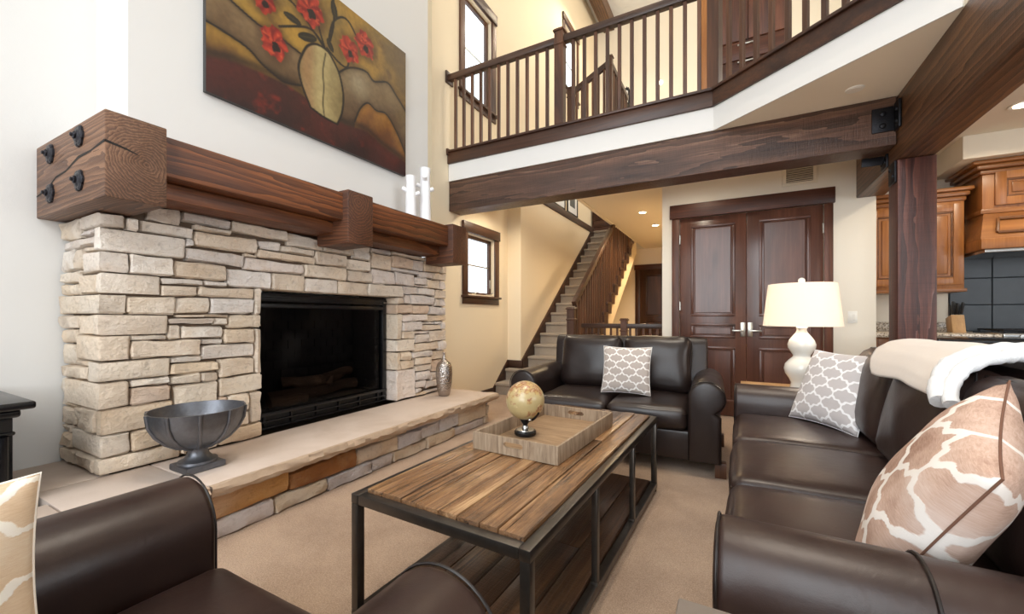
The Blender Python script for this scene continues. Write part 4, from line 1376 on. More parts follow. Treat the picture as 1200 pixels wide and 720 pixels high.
g.add(vs, [(0, 1, 2, 3), (7, 6, 5, 4), (0, 4, 5, 1), (1, 5, 6, 2), (2, 6, 7, 3), (3, 7, 4, 0)])
obj('canopy', g, M['cab_x'], rh, smooth=0)
obj('canopy_base', G().box(1.92, 3.365, 5.11, 5.746, 1.69, 1.78, 0.004), M['cab'], rh)
g = G()
for (a, b) in (((2.06, 5.205, 1.965), (3.2, 5.205, 1.965)), ((2.03, 5.14, 1.835), (3.25, 5.14, 1.835)), ((2.06, 5.205, 1.965), (2.03, 5.14, 1.835)), ((3.2, 5.205, 1.965), (3.25, 5.14, 1.835))):
    g.bar(a, b, 0.022, 0.022, 0.005)
obj('canopy_moulding', g, M['cab_dark'], rh)
obj('steel_liner', G().box(1.95, 3.335, 5.13, 5.746, 1.66, 1.69, 0.003), M['stainless'], rh)

# slate tiles on the kitchen wall, each its own piece
kw = bpy.data.objects['wall_kitchen']
obj('grout_bed', G().box(1.925, 3.75, 5.742, 5.75, 0.95, 1.69), M['grout'], kw, smooth=0)
rnd = random.Random(3)
for j in range(3):
    for i in range(6):
        x0, x1 = 1.93 + i * 0.3 - (0.0), 1.93 + (i + 1) * 0.3 - 0.006
        z0, z1 = 0.955 + j * 0.262, 0.955 + (j + 1) * 0.262 - 0.006
        z1 = min(z1, 1.69)
        d = rnd.uniform(0, 0.003)
        obj('tile', G().box(x0, x1, 5.732 - d, 5.742, z0, z1, 0.003, 1), M['slate'], kw)

kc = thing('kitchen_counter', 'honey brown base cabinets with a speckled granite worktop along the kitchen wall', 'counter', (2.4, 5.4, 0))
obj('base_cabinet', G().box(1.21, 3.75, 5.14, 5.73, 0.09, 0.90, 0.003), M['cab'], kc)
obj('plinth', G().box(1.21, 3.75, 5.2, 5.73, 0.002, 0.09), M['cab_dark'], kc)
for i in range(5):
    x0 = 1.23 + i * 0.5
    cab_door(kc, x0, x0 + 0.48, 0.12, 0.69, 5.14)
    obj('drawer', G().box(x0, x0 + 0.48, 5.118, 5.14, 0.71, 0.88, 0.005), M['cab_x'], kc)
obj('worktop', G().box(1.205, 2.04, 5.09, 5.73, 0.90, 0.945, 0.006), M['granite'], kc)
obj('worktop', G().box(2.95, 3.77, 5.09, 5.73, 0.90, 0.945, 0.006), M['granite'], kc)
obj('worktop', G().box(2.04, 2.95, 5.62, 5.73, 0.90, 0.945, 0.004), M['granite'], kc)
obj('backsplash', G().box(1.205, 1.92, 5.725, 5.748, 0.945, 1.04, 0.003), M['granite'], kc)

ct = thing('cooktop', 'stainless gas cooktop with black iron grates under the hood', 'cooktop', (2.5, 5.36, 0.9))
obj('cooktop_tray', G().box(2.045, 2.945, 5.085, 5.615, 0.901, 0.955, 0.008), M['stainless'], ct)
for i in range(3):
    x0 = 2.07 + i * 0.29
    g = G()
    for yy in (5.15, 5.35, 5.58):
        g.box(x0, x0 + 0.27, yy - 0.006, yy + 0.006, 0.972, 0.986, 0.002)
    for xx in (x0 + 0.006, x0 + 0.135, x0 + 0.264):
        g.box(xx - 0.006, xx + 0.006, 5.15, 5.58, 0.972, 0.986, 0.002)
        for yy in (5.16, 5.57):
            g.box(xx - 0.006, xx + 0.006, yy - 0.006, yy + 0.006, 0.955, 0.974)
    obj('grate', g, M['iron'], ct)
for i in range(5):
    obj('knob', G().cyl((2.15 + i * 0.17, 5.085, 0.928), (2.15 + i * 0.17, 5.06, 0.928), 0.018), M['stainless'], ct)

kb = thing('knife_block', 'light wooden knife block on the granite worktop', 'knife block', (1.9, 5.5, 0.945))
obj('block_body', G().prism([(5.44, 0.946), (5.56, 0.946), (5.60, 1.08), (5.48, 1.115)], 'x', 1.852, 1.945, 0.004), M['light_wood'], kb)
k0 = None
for i in range(6):
    x = 1.87 + (i % 3) * 0.028
    o = 0.05 * (i // 3)
    P = Vector((x, 5.495 + o, 1.108 - 0.012 * (i // 3)))
    D = Vector((0.02 * ((i % 3) - 1), -0.10 + 0.0, 0.40)).normalized()
    L = (0.14, 0.12, 0.13, 0.115, 0.135, 0.11)[i]
    k = thing('kitchen_knife', 'black handled knife at the %s of the %s row in the knife block' % (('left', 'middle', 'right')[i % 3], ('front', 'back')[i // 3]), 'knife', P, group='knives in the knife block')
    obj('handle', G().bar(P + D * 0.012, P + D * L, 0.019, 0.026, 0.006, (0, 1, 0)), M['knife'], k)
    obj('bolster', G().bar(P + D * 0.001, P + D * 0.012, 0.012, 0.02, 0.002, (0, 1, 0)), M['stainless'], k)

ki = thing('kitchen_island', 'dark kitchen island with a polished black worktop behind the sofa', 'kitchen island', (2.4, 4.62, 0))
obj('worktop', G().box(1.385, 3.5, 4.30, 4.92, 0.885, 0.93, 0.008), M['island'], ki)
obj('island_body', G().box(1.42, 3.46, 4.36, 4.88, 0.09, 0.885, 0.004), M['door_far'], ki)
obj('plinth', G().box(1.46, 3.42, 4.41, 4.83, 0.002, 0.09), M['cab_dark'], ki)
for i in range(4):
    obj('island_panel', G().box(1.45 + i * 0.5, 1.91 + i * 0.5, 4.348, 4.36, 0.13, 0.85, 0.006), M['door_far'], ki)

# ================================================================== LEATHER SEATING
def roll_profile(R_=0.115, h=0.64, zb=0.1, inner=0.0, panel=0.03, n=18):
    """outline of a rolled arm in (out, z): inner face at 0, roll flares outwards"""
    zc = h - R_
    pts = [(inner, zb), (inner, zc - 0.02)]
    for i in range(n + 1):
        a = PI - (PI + R(62)) * i / n
        pts.append((R_ + R_ * math.cos(a), zc + R_ * math.sin(a)))
    ox = 2 * R_ - panel
    pts += [(ox, zc - R_ * 1.05), (ox, zb)]
    return pts


def seating(root, W, D, n, hm, arm_h=0.64, Ra=0.115, seat_h=0.46, back_h=0.92, piping=True, cush_back=True, seat_front=0.0, seed=1, arm_drop=0.0):
    """leather sofa in local axes: faces -y, centre at the origin on the floor"""
    f, b = -D / 2, D / 2
    aw = 2 * Ra
    xi = W / 2 - aw
    lm = M[hm]
    obj('base', G().soft(-xi - 0.12, xi + 0.12, f + 0.045, b - 0.03, 0.09, 0.30, 0.02, (0, 0, 0)), lm, root, smooth=50)
    for sx in (-1, 1):
        prof = [(sx * (xi + p[0]), p[1]) for p in roll_profile(Ra, arm_h)]
        ar = obj('arm', G().prism(prof, 'y', f + 0.005, b - 0.06, 0.022, 3), lm, root, smooth=50)
        if piping:
            pp = [(sx * (xi + p[0]), f + 0.012, p[1]) for p in roll_profile(Ra + 0.001, arm_h + 0.002, 0.11, n=28)]
            obj('arm_piping', G().tube(pp, 0.0032, 6), M['piping'], ar, smooth=60)
        for yy in (f + 0.08, b - 0.1):
            obj('leg', G().prism([(sx * (xi + aw - 0.03) - 0.035, yy - 0.035), (sx * (xi + aw - 0.03) + 0.035, yy - 0.035), (sx * (xi + aw - 0.03) + 0.035, yy + 0.035), (sx * (xi + aw - 0.03) - 0.035, yy + 0.035)], 'z', 0.002, 0.105, 0.004), M['trim_z'], root)
    # back frame with rounded top
    prof = [(b - 0.20, 0.25), (b - 0.15, back_h - 0.1), (b - 0.125, back_h - 0.045), (b - 0.09, back_h - 0.025), (b - 0.045, back_h - 0.035), (b - 0.02, back_h - 0.09), (b - 0.01, 0.5), (b - 0.01, 0.1), (b - 0.20, 0.1)]
    obj('back_frame', G().prism(prof, 'x', -xi - 0.03 - aw * 0.35, xi + 0.03 + aw * 0.35, 0.02, 3), lm, root, smooth=50)
    cw = 2 * xi / n
    for i in range(n):
        x0, x1 = -xi + cw * i + 0.004, -xi + cw * (i + 1) - 0.004
        sc = obj('seat_cushion', G().soft(x0, x1, f - 0.0 + seat_front, b - 0.24, seat_h - 0.165, seat_h - 0.012, 0.045, (0.0, 0.01, 0.022), 12, 0.004, seed + i), lm, root, smooth=60)
        zt = seat_h - 0.055
        y0 = f + seat_front
        loop = [(x0 + 0.02, y0 + 0.006, zt), (x1 - 0.02, y0 + 0.006, zt), (x1 - 0.003, y0 + 0.03, zt), (x1 - 0.003, b - 0.27, zt), (x0 + 0.003, b - 0.27, zt), (x0 + 0.003, y0 + 0.03, zt)]
        loop = [(px, py - (0.010 * max(0, 1 - ((px - (x0 + x1) / 2) / ((x1 - x0) / 2)) ** 2) if k < 2 else 0), pz) for k, (px, py, pz) in enumerate(loop)]
        obj('cushion_piping', G().tube(loop, 0.0045, 6, True), M['piping'], sc, smooth=60)
        if cush_back:
            H = back_h - seat_h - 0.005
            Mx = Matrix.Translation(((x0 + x1) / 2, b - 0.275, seat_h + H / 2 - 0.015)) @ Matrix.Rotation(R(-11), 4, 'X')
            g = G().soft(-(x1 - x0) / 2 + 0.002, (x1 - x0) / 2 - 0.002, -0.072, 0.072, -H / 2, H / 2, 0.066, (0.0, 0.04, 0.008), 12, 0.011, seed * 5 + i, Mx)
            bc = obj('back_cushion', g, lm, root, smooth=60)
            hw, hh = (x1 - x0) / 2 - 0.03, H / 2 - 0.03
            lp = [Mx @ Vector((a, -0.035, c)) for a, c in ((-hw, -hh), (hw, -hh), (hw + 0.022, -hh + 0.03), (hw + 0.022, hh - 0.03), (hw, hh + 0.022), (-hw, hh + 0.022), (-hw - 0.022, hh - 0.03), (-hw - 0.022, -hh + 0.03))]
            obj('cushion_piping', G().tube(lp, 0.004, 6, True), M['piping'], bc, smooth=60)


ls = thing('loveseat', 'dark leather two-seat loveseat facing the viewer beyond the coffee table', 'sofa', (-0.855, 3.50, 0), R(2.0), local=True)
seating(ls, 1.60, 0.94, 2, 'leather', 0.655, 0.115, 0.47, 0.945, seed=2)
so = thing('sofa', 'long dark brown leather three-seat sofa along the right side', 'sofa', (0.467, 2.135, 0), R(-91.2), local=True)
seating(so, 2.41, 0.97, 3, 'leather_b', 0.637, 0.118, 0.475, 0.945, seed=9, seat_front=0.014)
obj('arm_seam', G().tube([(0.9685 + p[0], -0.13, p[1] + 0.001) for p in roll_profile(0.1185, 0.639, 0.12, n=24)], 0.004, 6), M['piping'], so)
ac = thing('armchair', 'dark brown leather armchair in the near left corner with its back to the viewer', 'armchair', (-0.93, 0.14, 0), R(180), local=True)
seating(ac, 1.17, 0.96, 1, 'leather_b', 0.635, 0.13, 0.44, 0.90, seed=21, cush_back=True)


# ------------------------------------------------------------------ cushions
def pillow(name, label, m, centre, e, up, w, h, thick, group=None, seam=None, ears=0.07, n=30):
    """knife-edge scatter cushion as one mesh with UVs and a piped rim; e and up span its face"""
    e = Vector(e).normalized()
    up = Vector(up)
    up = (up - e * up.dot(e)).normalized()
    nn = e.cross(up)
    Mx = Matrix((e, up, nn)).transposed().to_4x4()
    Mx.translation = centre
    vs, fs, uv = [], [], []
    for s in (1, -1):
        k = len(vs)
        for j in range(n + 1):
            for i in range(n + 1):
                u, v = -1 + 2 * i / n, -1 + 2 * j / n
                u = math.copysign(abs(u) ** 0.85, u)
                v = math.copysign(abs(v) ** 0.85, v)
                x = w / 2 * u * (1 - ears * (1 - v * v))
                y = h / 2 * v * (1 - ears * (1 - u * u))
                q = max(0.0, (1 - u * u) * (1 - v * v))
                z = s * thick / 2 * q ** 0.42
                wr = noise.noise(Vector((x * 9, y * 9, s * 3 + w * 11))) * 0.008 * min(1, q * 4)
                vs.append((x, y, z + wr))
                uv.append(((u + 1) / 2, (v + 1) / 2))
        for j in range(n):
            for i in range(n):
                a = k + j * (n + 1) + i
                f = (a, a + 1, a + n + 2, a + n + 1)
                fs.append(f if s > 0 else f[::-1])
    r = bpy.data.objects.new(name, None)
    COL.objects.link(r)
    r.empty_display_size = 0.1
    tag(r, label, 'cushion', group)
    r.matrix_world = Mx
    SHIFT[r.name] = Vector((0, 0, 0))
    b = bmesh.new()
    bv = [b.verts.new(v) for v in vs]
    lay = b.loops.layers.uv.new('UVMap')
    for f in fs:
        fc = b.faces.new([bv[i] for i in f])
        for lp, i in zip(fc.loops, f):
            lp[lay].uv = uv[i]
    bmesh.ops.remove_doubles(b, verts=b.verts[:], dist=1e-5)
    me = bpy.data.meshes.new('cover')
    b.to_mesh(me)
    b.free()
    me.materials.append(m)
    me.polygons.foreach_set('use_smooth', [True] * len(me.polygons))
    o = bpy.data.objects.new('cover', me)
    COL.objects.link(o)
    o.parent = r
    rim = []
    for k in range(64):
        t = k / 16
        sd, q = int(t), (t % 1) * 2 - 1
        u, v = [(q, -1), (1, q), (-q, 1), (-1, -q)][sd]
        rim.append((w / 2 * u * (1 - ears * (1 - v * v)), h / 2 * v * (1 - ears * (1 - u * u)), 0))
    obj('edge_seam', G().tube(rim, 0.0025, 6, True), m if seam is None else M['seam'], r, smooth=60)
    if isinstance(seam, tuple):
        pts = []
        for k in range(25):
            t = -0.86 + 1.72 * k / 24
            u, v = seam[0] + seam[1] * t, t
            q = max(0.0, (1 - u * u) * (1 - v * v))
            pts.append((w / 2 * u * (1 - ears * (1 - v * v)), h / 2 * v * (1 - ears * (1 - u * u)), thick / 2 * q ** 0.42 + 0.001))
        obj('hide_seam', G().tube(pts, 0.0022, 5), M['seam'], r, smooth=60)
    return r


pillow('throw_pillow', 'grey cushion with a white lattice, leaning in the far corner of the long sofa', M['grey_pillow'],
       (0.51, 2.925, 0.685), (0.566, -0.825, 0), (0.33, 0.22, 0.92), 0.45, 0.45, 0.15)
pillow('throw_pillow', 'taupe cushion with a white lattice, leaning on the middle of the loveseat', M['taupe_pillow'],
       (-0.755, 3.345, 0.668), (1, 0.05, 0), (0.03, 0.27, 0.96), 0.385, 0.385, 0.12)
pillow('throw_pillow', 'brown and cream cowhide cushion at the near end of the long sofa', M['hide'],
       (0.425, 1.347, 0.656), (-0.377, -0.876, -0.300), (0.296, -0.422, 0.857), 0.44, 0.52, 0.20, seam=True)
pillow('throw_pillow', 'pale tan cowhide cushion propped inside the armchair arm', M['hide_pale'],
       (-1.165, 0.045, 0.605), (0.10, 1, 0.0), (-0.26, 0.02, 0.96), 0.44, 0.39, 0.19)

# ------------------------------------------------------------------ throw over the sofa back
def surf(fn, nu, nv, thick=0.0):
    g = G()
    vs = [fn(i / nu, j / nv) for i in range(nu + 1) for j in range(nv + 1)]
    fs = [(i * (nv + 1) + j, (i + 1) * (nv + 1) + j, (i + 1) * (nv + 1) + j + 1, i * (nv + 1) + j + 1) for i in range(nu) for j in range(nv)]
    return g.add(vs, fs)


TH_PROF = [(0.565, 0.812), (0.570, 0.845), (0.585, 0.88), (0.62, 0.922), (0.68, 0.950), (0.74, 0.958), (0.80, 0.960), (0.86, 0.956), (0.915, 0.933), (0.946, 0.89), (0.952, 0.80), (0.954, 0.65)]


def prof_at(t):
    q = t * (len(TH_PROF) - 1)
    i = min(int(q), len(TH_PROF) - 2)
    f = q - i
    a, b = TH_PROF[i], TH_PROF[i + 1]
    return a[0] + (b[0] - a[0]) * f, a[1] + (b[1] - a[1]) * f


def throw_pt(u, v, off=0.0):
    yf, yn = 2.47 + 0.36 * min(1, v * 2), 1.66 + 0.22 * min(1, v * 2)
    y = yf + (yn - yf) * u
    t0 = 0.02 + 0.04 * math.sin(u * PI)
    x, z = prof_at(t0 + (1 - t0) * v)
    nz = noise.noise(Vector((y * 4, v * 3, 1.7))) * 0.012
    return (x + 0.006 + (y - 2.135) * 0.026 - off * (1 - v) + nz * 0.5, y, z + 0.016 + off * 0.7 + nz)


th = thing('throw_blanket', 'cream throw with a white fleece edge draped over the back of the long sofa', 'blanket', (0.82, 2.4, 0.7))
o = obj('throw_cloth', surf(throw_pt, 34, 44), M['throw'], th, smooth=180)
md = o.modifiers.new('thickness', 'SOLIDIFY')
md.thickness = 0.012
md.offset = 1
pts = [throw_pt(1.0, k / 40, 0.012) for k in range(41)]
rr = random.Random(5)
obj('fleece_edge', G().tube([(p[0] - 0.004, p[1] + 0.004, p[2] + 0.006) for p in pts], lambda q: 0.027 + rr.uniform(-0.003, 0.003), 12), M['sherpa'], th, smooth=60)
obj('fleece_edge', G().tube([(p[0] + 0.002, p[1] - 0.045, p[2] - 0.004) for p in pts[1:]], lambda q: 0.02 + rr.uniform(-0.003, 0.003), 12), M['sherpa'], th, smooth=60)

# ================================================================== COFFEE TABLE
ct_c, ct_r = Vector((-0.807, 1.86, 0)), R(-2.0)
tb = thing('coffee_table', 'long coffee table of reclaimed planks in a dark steel frame with a plank shelf', 'coffee table', ct_c, ct_r, local=True)
TW, TL, TH_, tt = 0.36, 0.86, 0.47, 0.036


def angle_frame(z0, z1, name, bev=0.003):
    g = G()
    g.box(-TW, -TW + tt, -TL, TL, z0, z1, bev).box(TW - tt, TW, -TL, TL, z0, z1, bev)
    g.box(-TW + tt, TW - tt, -TL, -TL + tt, z0, z1, bev).box(-TW + tt, TW - tt, TL - tt, TL, z0, z1, bev)
    return obj(name, g, M['steel'], tb)


angle_frame(TH_ - 0.035, TH_, 'top_frame')
angle_frame(0.022, 0.057, 'bottom_frame')
for sx in (-1, 1):
    for yy in (-TL + 0.016, -TL / 3, TL / 3, TL - 0.016):
        corner = abs(yy) > 0.6
        w_ = 0.032 if corner else 0.026
        x = sx * (TW - w_ / 2 - 0.001)
        g = G().box(x - w_ / 2, x + w_ / 2, yy - w_ / 2, yy + w_ / 2, 0.057, TH_ - 0.035, 0.003)
        if not corner:
            g.box(x - w_ / 2 - 0.004, x + w_ / 2 + 0.002, yy - w_ / 2 - 0.004, yy + w_ / 2 + 0.004, 0.055, 0.068, 0.003)
        obj('leg', g, M['steel'], tb)
        if corner:
            obj('foot', G().cyl((x, yy, 0.002), (x, yy, 0.022), 0.014), M['black'], tb)
rnd = random.Random(4)


def planks(z0, z1, m, widths, gap=0.003):
    x = -TW + tt + 0.002
    tot = sum(widths)
    sp = 2 * (TW - tt) - 0.004
    for wi in widths:
        wd = wi / tot * sp
        cuts = [-TL + tt + 0.002, TL - tt - 0.002]
        if rnd.random() < 0.55:
            cuts.insert(1, rnd.uniform(-0.35, 0.45))
        for a, b in zip(cuts[:-1], cuts[1:]):
            g = G()
            nb = 7
            dz = rnd.uniform(-0.002, 0.002)
            bm_ = bmesh.new()
            g.box(x + gap / 2, x + wd - gap / 2, a + 0.001, b - 0.001, z0, z1 + dz, 0.004, 2)
            obj('plank', g, m, tb)
            bm_.free()
        x += wd


planks(TH_ - 0.028, TH_ + 0.012, M['plank'], (1.0, 1.25, 0.9, 1.3, 1.0, 1.15, 0.9, 1.2))
planks(0.036, 0.07, M['plank_low'], (1.5, 1.8, 1.4, 1.7, 1.3))

# ------------------------------------------------------------------ tray and globe
TZ = TH_ + 0.0145
tr = thing('serving_tray', 'rectangular woven tray with cut-out handles on the coffee table', 'tray', (-0.83, 1.945, TZ), R(-3.2), local=True)
tw, tl, hh_, tk = 0.218, 0.36, 0.078, 0.012
obj('tray_floor', G().box(-tw + tk, tw - tk, -tl + tk, tl - tk, 0.0, 0.012), M['tray_top'], tr)
obj('tray_side', G().box(-tw, -tw + tk, -tl, tl, 0, hh_, 0.002), M['tray'], tr)
obj('tray_side', G().box(tw - tk, tw, -tl, tl, 0, hh_, 0.002), M['tray'], tr)
for yy in (-tl, tl - tk):
    g = G()
    hz0, hz1, hx = 0.034, 0.058, 0.05
    g.box(-tw + tk, tw - tk, yy, yy + tk, 0, hz0).box(-tw + tk, tw - tk, yy, yy + tk, hz1, hh_)
    g.box(-tw + tk, -hx, yy, yy + tk, hz0, hz1).box(hx, tw - tk, yy, yy + tk, hz0, hz1)
    for sx in (-1, 1):
        g.prism([(sx * hx, hz0), (sx * (hx - 0.010), hz0), (sx * hx, hz0 + 0.010)], 'y', yy, yy + tk)
        g.prism([(sx * hx, hz1), (sx * (hx - 0.010), hz1), (sx * hx, hz1 - 0.010)], 'y', yy, yy + tk)
    obj('tray_end', g, M['tray'], tr, smooth=30)

gx, gy = -0.93, 1.87
gz = TZ + 0.0125
gl = thing('desk_globe', 'small antique-style globe on a black and chrome base standing in the tray', 'globe', (gx, gy, gz))
obj('globe_base', G().lathe([(0.05, 0.0), (0.056, 0.006), (0.056, 0.018), (0.05, 0.026), (0.044, 0.026)], (gx, gy, gz), 32), M['black'], gl)
obj('base_plate', G().lathe([(0.046, 0.0255), (0.044, 0.029), (0.018, 0.032), (0.016, 0.045), (0.012, 0.05)], (gx, gy, gz), 32), M['stainless'], gl)
obj('globe_stem', G().lathe([(0.010, 0.05), (0.014, 0.056), (0.026, 0.076), (0.03, 0.084), (0.012, 0.088)], (gx, gy, gz), 24), M['iron'], gl)
gc = Vector((gx, gy, gz + 0.176))
obj('globe_ball', G().sphere(gc, 0.098, 40), M['globe'], gl, smooth=180)
arc = []
for k in range(15):
    a = R(-98 + 5 * k)
    arc.append((gc.x + 0.106 * math.cos(a) * 0.88, gc.y - 0.106 * math.cos(a) * 0.47 * 0.4, gc.z + 0.106 * math.sin(a)))
obj('globe_arm', G().tube(arc, 0.006, 8), M['iron'], gl)
obj('axis_pin', G().sphere((gc.x + 0.05, gc.y - 0.05, gc.z - 0.085), 0.010, 12), M['stainless'], gl)

# ================================================================== LAMP AND SIDE TABLES
tx, ty = 0.43, 3.72
tt_ = thing('end_table', 'light wood end table with an added cream box filling the bright lit gap between loveseat and sofa', 'side table', (tx, ty, 0))
obj('table_top', G().box(tx - 0.37, tx + 0.37, ty - 0.32, ty + 0.32, 0.515, 0.545, 0.006), M['light_wood'], tt_)
obj('bright_fill_box', G().box(tx - 0.33, tx + 0.33, ty - 0.28, ty + 0.28, 0.22, 0.515, 0.004), M['cream'], tt_)  # made-up cream body standing in for a brightly lit patch
d = obj('drawer', G().box(tx - 0.30, tx + 0.30, ty - 0.297, ty - 0.28, 0.35, 0.50, 0.004), M['cream'], tt_)  # drawer front belongs to the same made-up body
obj('drawer_knob', G().sphere((tx, ty - 0.31, 0.425), 0.014, 14), M['nickel'], d)
for sx in (-1, 1):
    for sy in (-1, 1):
        lg = obj('leg', G().prism([(tx + sx * 0.35 - 0.02, ty + sy * 0.30 - 0.02), (tx + sx * 0.35 + 0.02, ty + sy * 0.30 - 0.02), (tx + sx * 0.35 + 0.02, ty + sy * 0.30 + 0.02), (tx + sx * 0.35 - 0.02, ty + sy * 0.30 + 0.02)], 'z', 0.02, 0.515, 0.003), M['light_wood'], tt_)
        obj('foot_cap', G().cyl((tx + sx * 0.35, ty + sy * 0.30, 0.002), (tx + sx * 0.35, ty + sy * 0.30, 0.02), 0.018), M['black'], lg)

lx, ly, lz = 0.435, 3.56, 0.6055
lb = -0.06
lp = thing('table_lamp', 'white double-gourd table lamp with a linen drum shade by the sofa', 'lamp', (lx, ly, lz + lb))
obj('lamp_body', G().lathe([(0.08, lb), (0.083, lb + 0.03), (0.07, lb + 0.045), (0.064, 0.02), (0.078, 0.05), (0.10, 0.085), (0.108, 0.12), (0.10, 0.155), (0.075, 0.185), (0.054, 0.205), (0.052, 0.215), (0.066, 0.24), (0.083, 0.27), (0.086, 0.295), (0.076, 0.325), (0.055, 0.355), (0.036, 0.38), (0.03, 0.40), (0.036, 0.415), (0.030, 0.42)], (lx, ly, lz), 40), M['lampbody'], lp, smooth=60)
obj('lamp_stem', G().cyl((lx, ly, lz + 0.42), (lx, ly, lz + 0.735), 0.008), M['nickel'], lp)
sh = obj('lamp_shade', G(), M['shade'], lp)
bpy.data.objects.remove(sh)
g = G()
n = 48
vs, fs = [], []
for (r_, z_) in ((0.238, 0.425), (0.205, 0.725), (0.202, 0.725), (0.235, 0.425)):
    vs += [(lx + r_ * math.cos(2 * PI * k / n), ly + r_ * math.sin(2 * PI * k / n), lz + z_) for k in range(n)]
for i in range(4):
    j = (i + 1) % 4
    for k in range(n):
        k2 = (k + 1) % n
        fs.append((i * n + k, i * n + k2, j * n + k2, j * n + k))
g.add(vs, fs)
sh = obj('lamp_shade', g, M['shade'], lp, smooth=40)
g = G()
for a in (0, 2 * PI / 3, 4 * PI / 3):
    g.tube([(lx, ly, lz + 0.715), (lx + 0.203 * math.cos(a), ly + 0.203 * math.sin(a), lz + 0.72)], 0.003, 6)
obj('shade_spider', g, M['nickel'], sh)
obj('finial', G().sphere((lx, ly, lz + 0.75), 0.022, 18).cyl((lx, ly, lz + 0.72), (lx, ly, lz + 0.735), 0.012), M['lampbody'], lp)
point('lamp_bulb', (lx, ly, lz + 0.56), 7.5, (1, 0.86, 0.70), 0.035)

et = thing('end_table', 'grey topped end table at the near arm of the long sofa', 'side table', (0.2, 0.42, 0))
obj('table_top', G().box(-0.075, 0.5, 0.16, 0.69, 0.63, 0.66, 0.004), M['grey_top'], et)
for sx in (-0.04, 0.465):
    for sy in (0.195, 0.655):
        obj('leg', G().box(sx - 0.018, sx + 0.018, sy - 0.018, sy + 0.018, 0.002, 0.63, 0.003), M['iron'], et)
obj('table_shelf', G().box(-0.05, 0.475, 0.185, 0.665, 0.2, 0.22, 0.003), M['grey_top'], et)

# ------------------------------------------------------------------ black cabinet at the far left
bk = thing('black_cabinet', 'black lacquered cabinet with moulded top against the left wall', 'cabinet', (-2.96, 0.2, 0))
obj('cabinet_top', G().box(-3.275, -2.60, -0.42, 0.575, 0.71, 0.742, 0.010, 3), M['black'], bk)
obj('top_moulding', G().box(-3.275, -2.635, -0.385, 0.54, 0.675, 0.71, 0.012, 3), M['black'], bk)
obj('cabinet_body', G().box(-3.275, -2.655, -0.365, 0.52, 0.08, 0.675, 0.004), M['black'], bk)
obj('bead', G().box(-3.275, -2.648, -0.372, 0.527, 0.60, 0.618, 0.008, 3), M['black'], bk)
for y in (-0.33, 0.485):
    obj('corner_post', G().cyl((-2.66, y, 0.08), (-2.66, y, 0.60), 0.026), M['black'], bk)
obj('cabinet_door', G().box(-2.655, -2.638, -0.29, 0.07, 0.11, 0.585, 0.004), M['black'], bk)
obj('cabinet_door', G().box(-2.655, -2.638, 0.08, 0.44, 0.11, 0.585, 0.004), M['black'], bk)
obj('side_panel', G().box(-3.2, -2.74, 0.52, 0.528, 0.14, 0.57, 0.005), M['black'], bk)
obj('plinth', G().box(-3.275, -2.66, -0.36, 0.515, 0.002, 0.08, 0.004), M['black'], bk)

# ================================================================== ORNAMENTS
bx, by, bz = -2.50, 1.125, 0.2955
bw = thing('pedestal_bowl', 'ribbed pewter pedestal bowl on the hearth beside the stones', 'bowl', (bx, by, bz))
prof = [(0.045, 0.115), (0.09, 0.128), (0.14, 0.16), (0.18, 0.205), (0.205, 0.255), (0.212, 0.305), (0.214, 0.318), (0.206, 0.318), (0.198, 0.27), (0.17, 0.21), (0.12, 0.16), (0.05, 0.14), (0.0, 0.138)]
obj('bowl_body', G().lathe(prof, (bx, by, bz), 48), M['pewter'], bw, smooth=60)
for k in range(10):
    a = 2 * PI * k / 10 + 0.25
    pts = [(bx + (r_ + 0.002) * math.cos(a), by + (r_ + 0.002) * math.sin(a), bz + z_) for r_, z_ in prof[:7]]
    obj('rib', G().tube(pts, 0.009, 8), M['pewter'], bw, smooth=60)
obj('stem', G().lathe([(0.088, 0.036), (0.086, 0.048), (0.066, 0.056), (0.05, 0.075), (0.042, 0.10), (0.05, 0.118), (0.06, 0.122)], (bx, by, bz), 32), M['pewter'], bw, smooth=50)
obj('foot', G().prism([(bx - 0.09, by - 0.09), (bx + 0.09, by - 0.09), (bx + 0.09, by + 0.09), (bx - 0.09, by + 0.09)], 'z', bz, bz + 0.036, 0.008), M['pewter'], bw)

vx, vy = -2.575, 3.33
va = thing('bottle_vase', 'tall hammered silver bottle vase at the far end of the hearth', 'vase', (vx, vy, 0.2955))
obj('vase_body', G().lathe([(0.048, 0), (0.056, 0.008), (0.068, 0.06), (0.078, 0.14), (0.083, 0.22), (0.08, 0.29), (0.066, 0.33), (0.040, 0.352), (0.024, 0.37), (0.016, 0.395), (0.011, 0.42), (0.013, 0.432)], (vx, vy, 0.2955), 40), M['silver'], va, smooth=60)
obj('vase_neck', G().lathe([(0.0135, 0.428), (0.016, 0.436), (0.012, 0.44)], (vx, vy, 0.2955), 20), M['silver'], va)

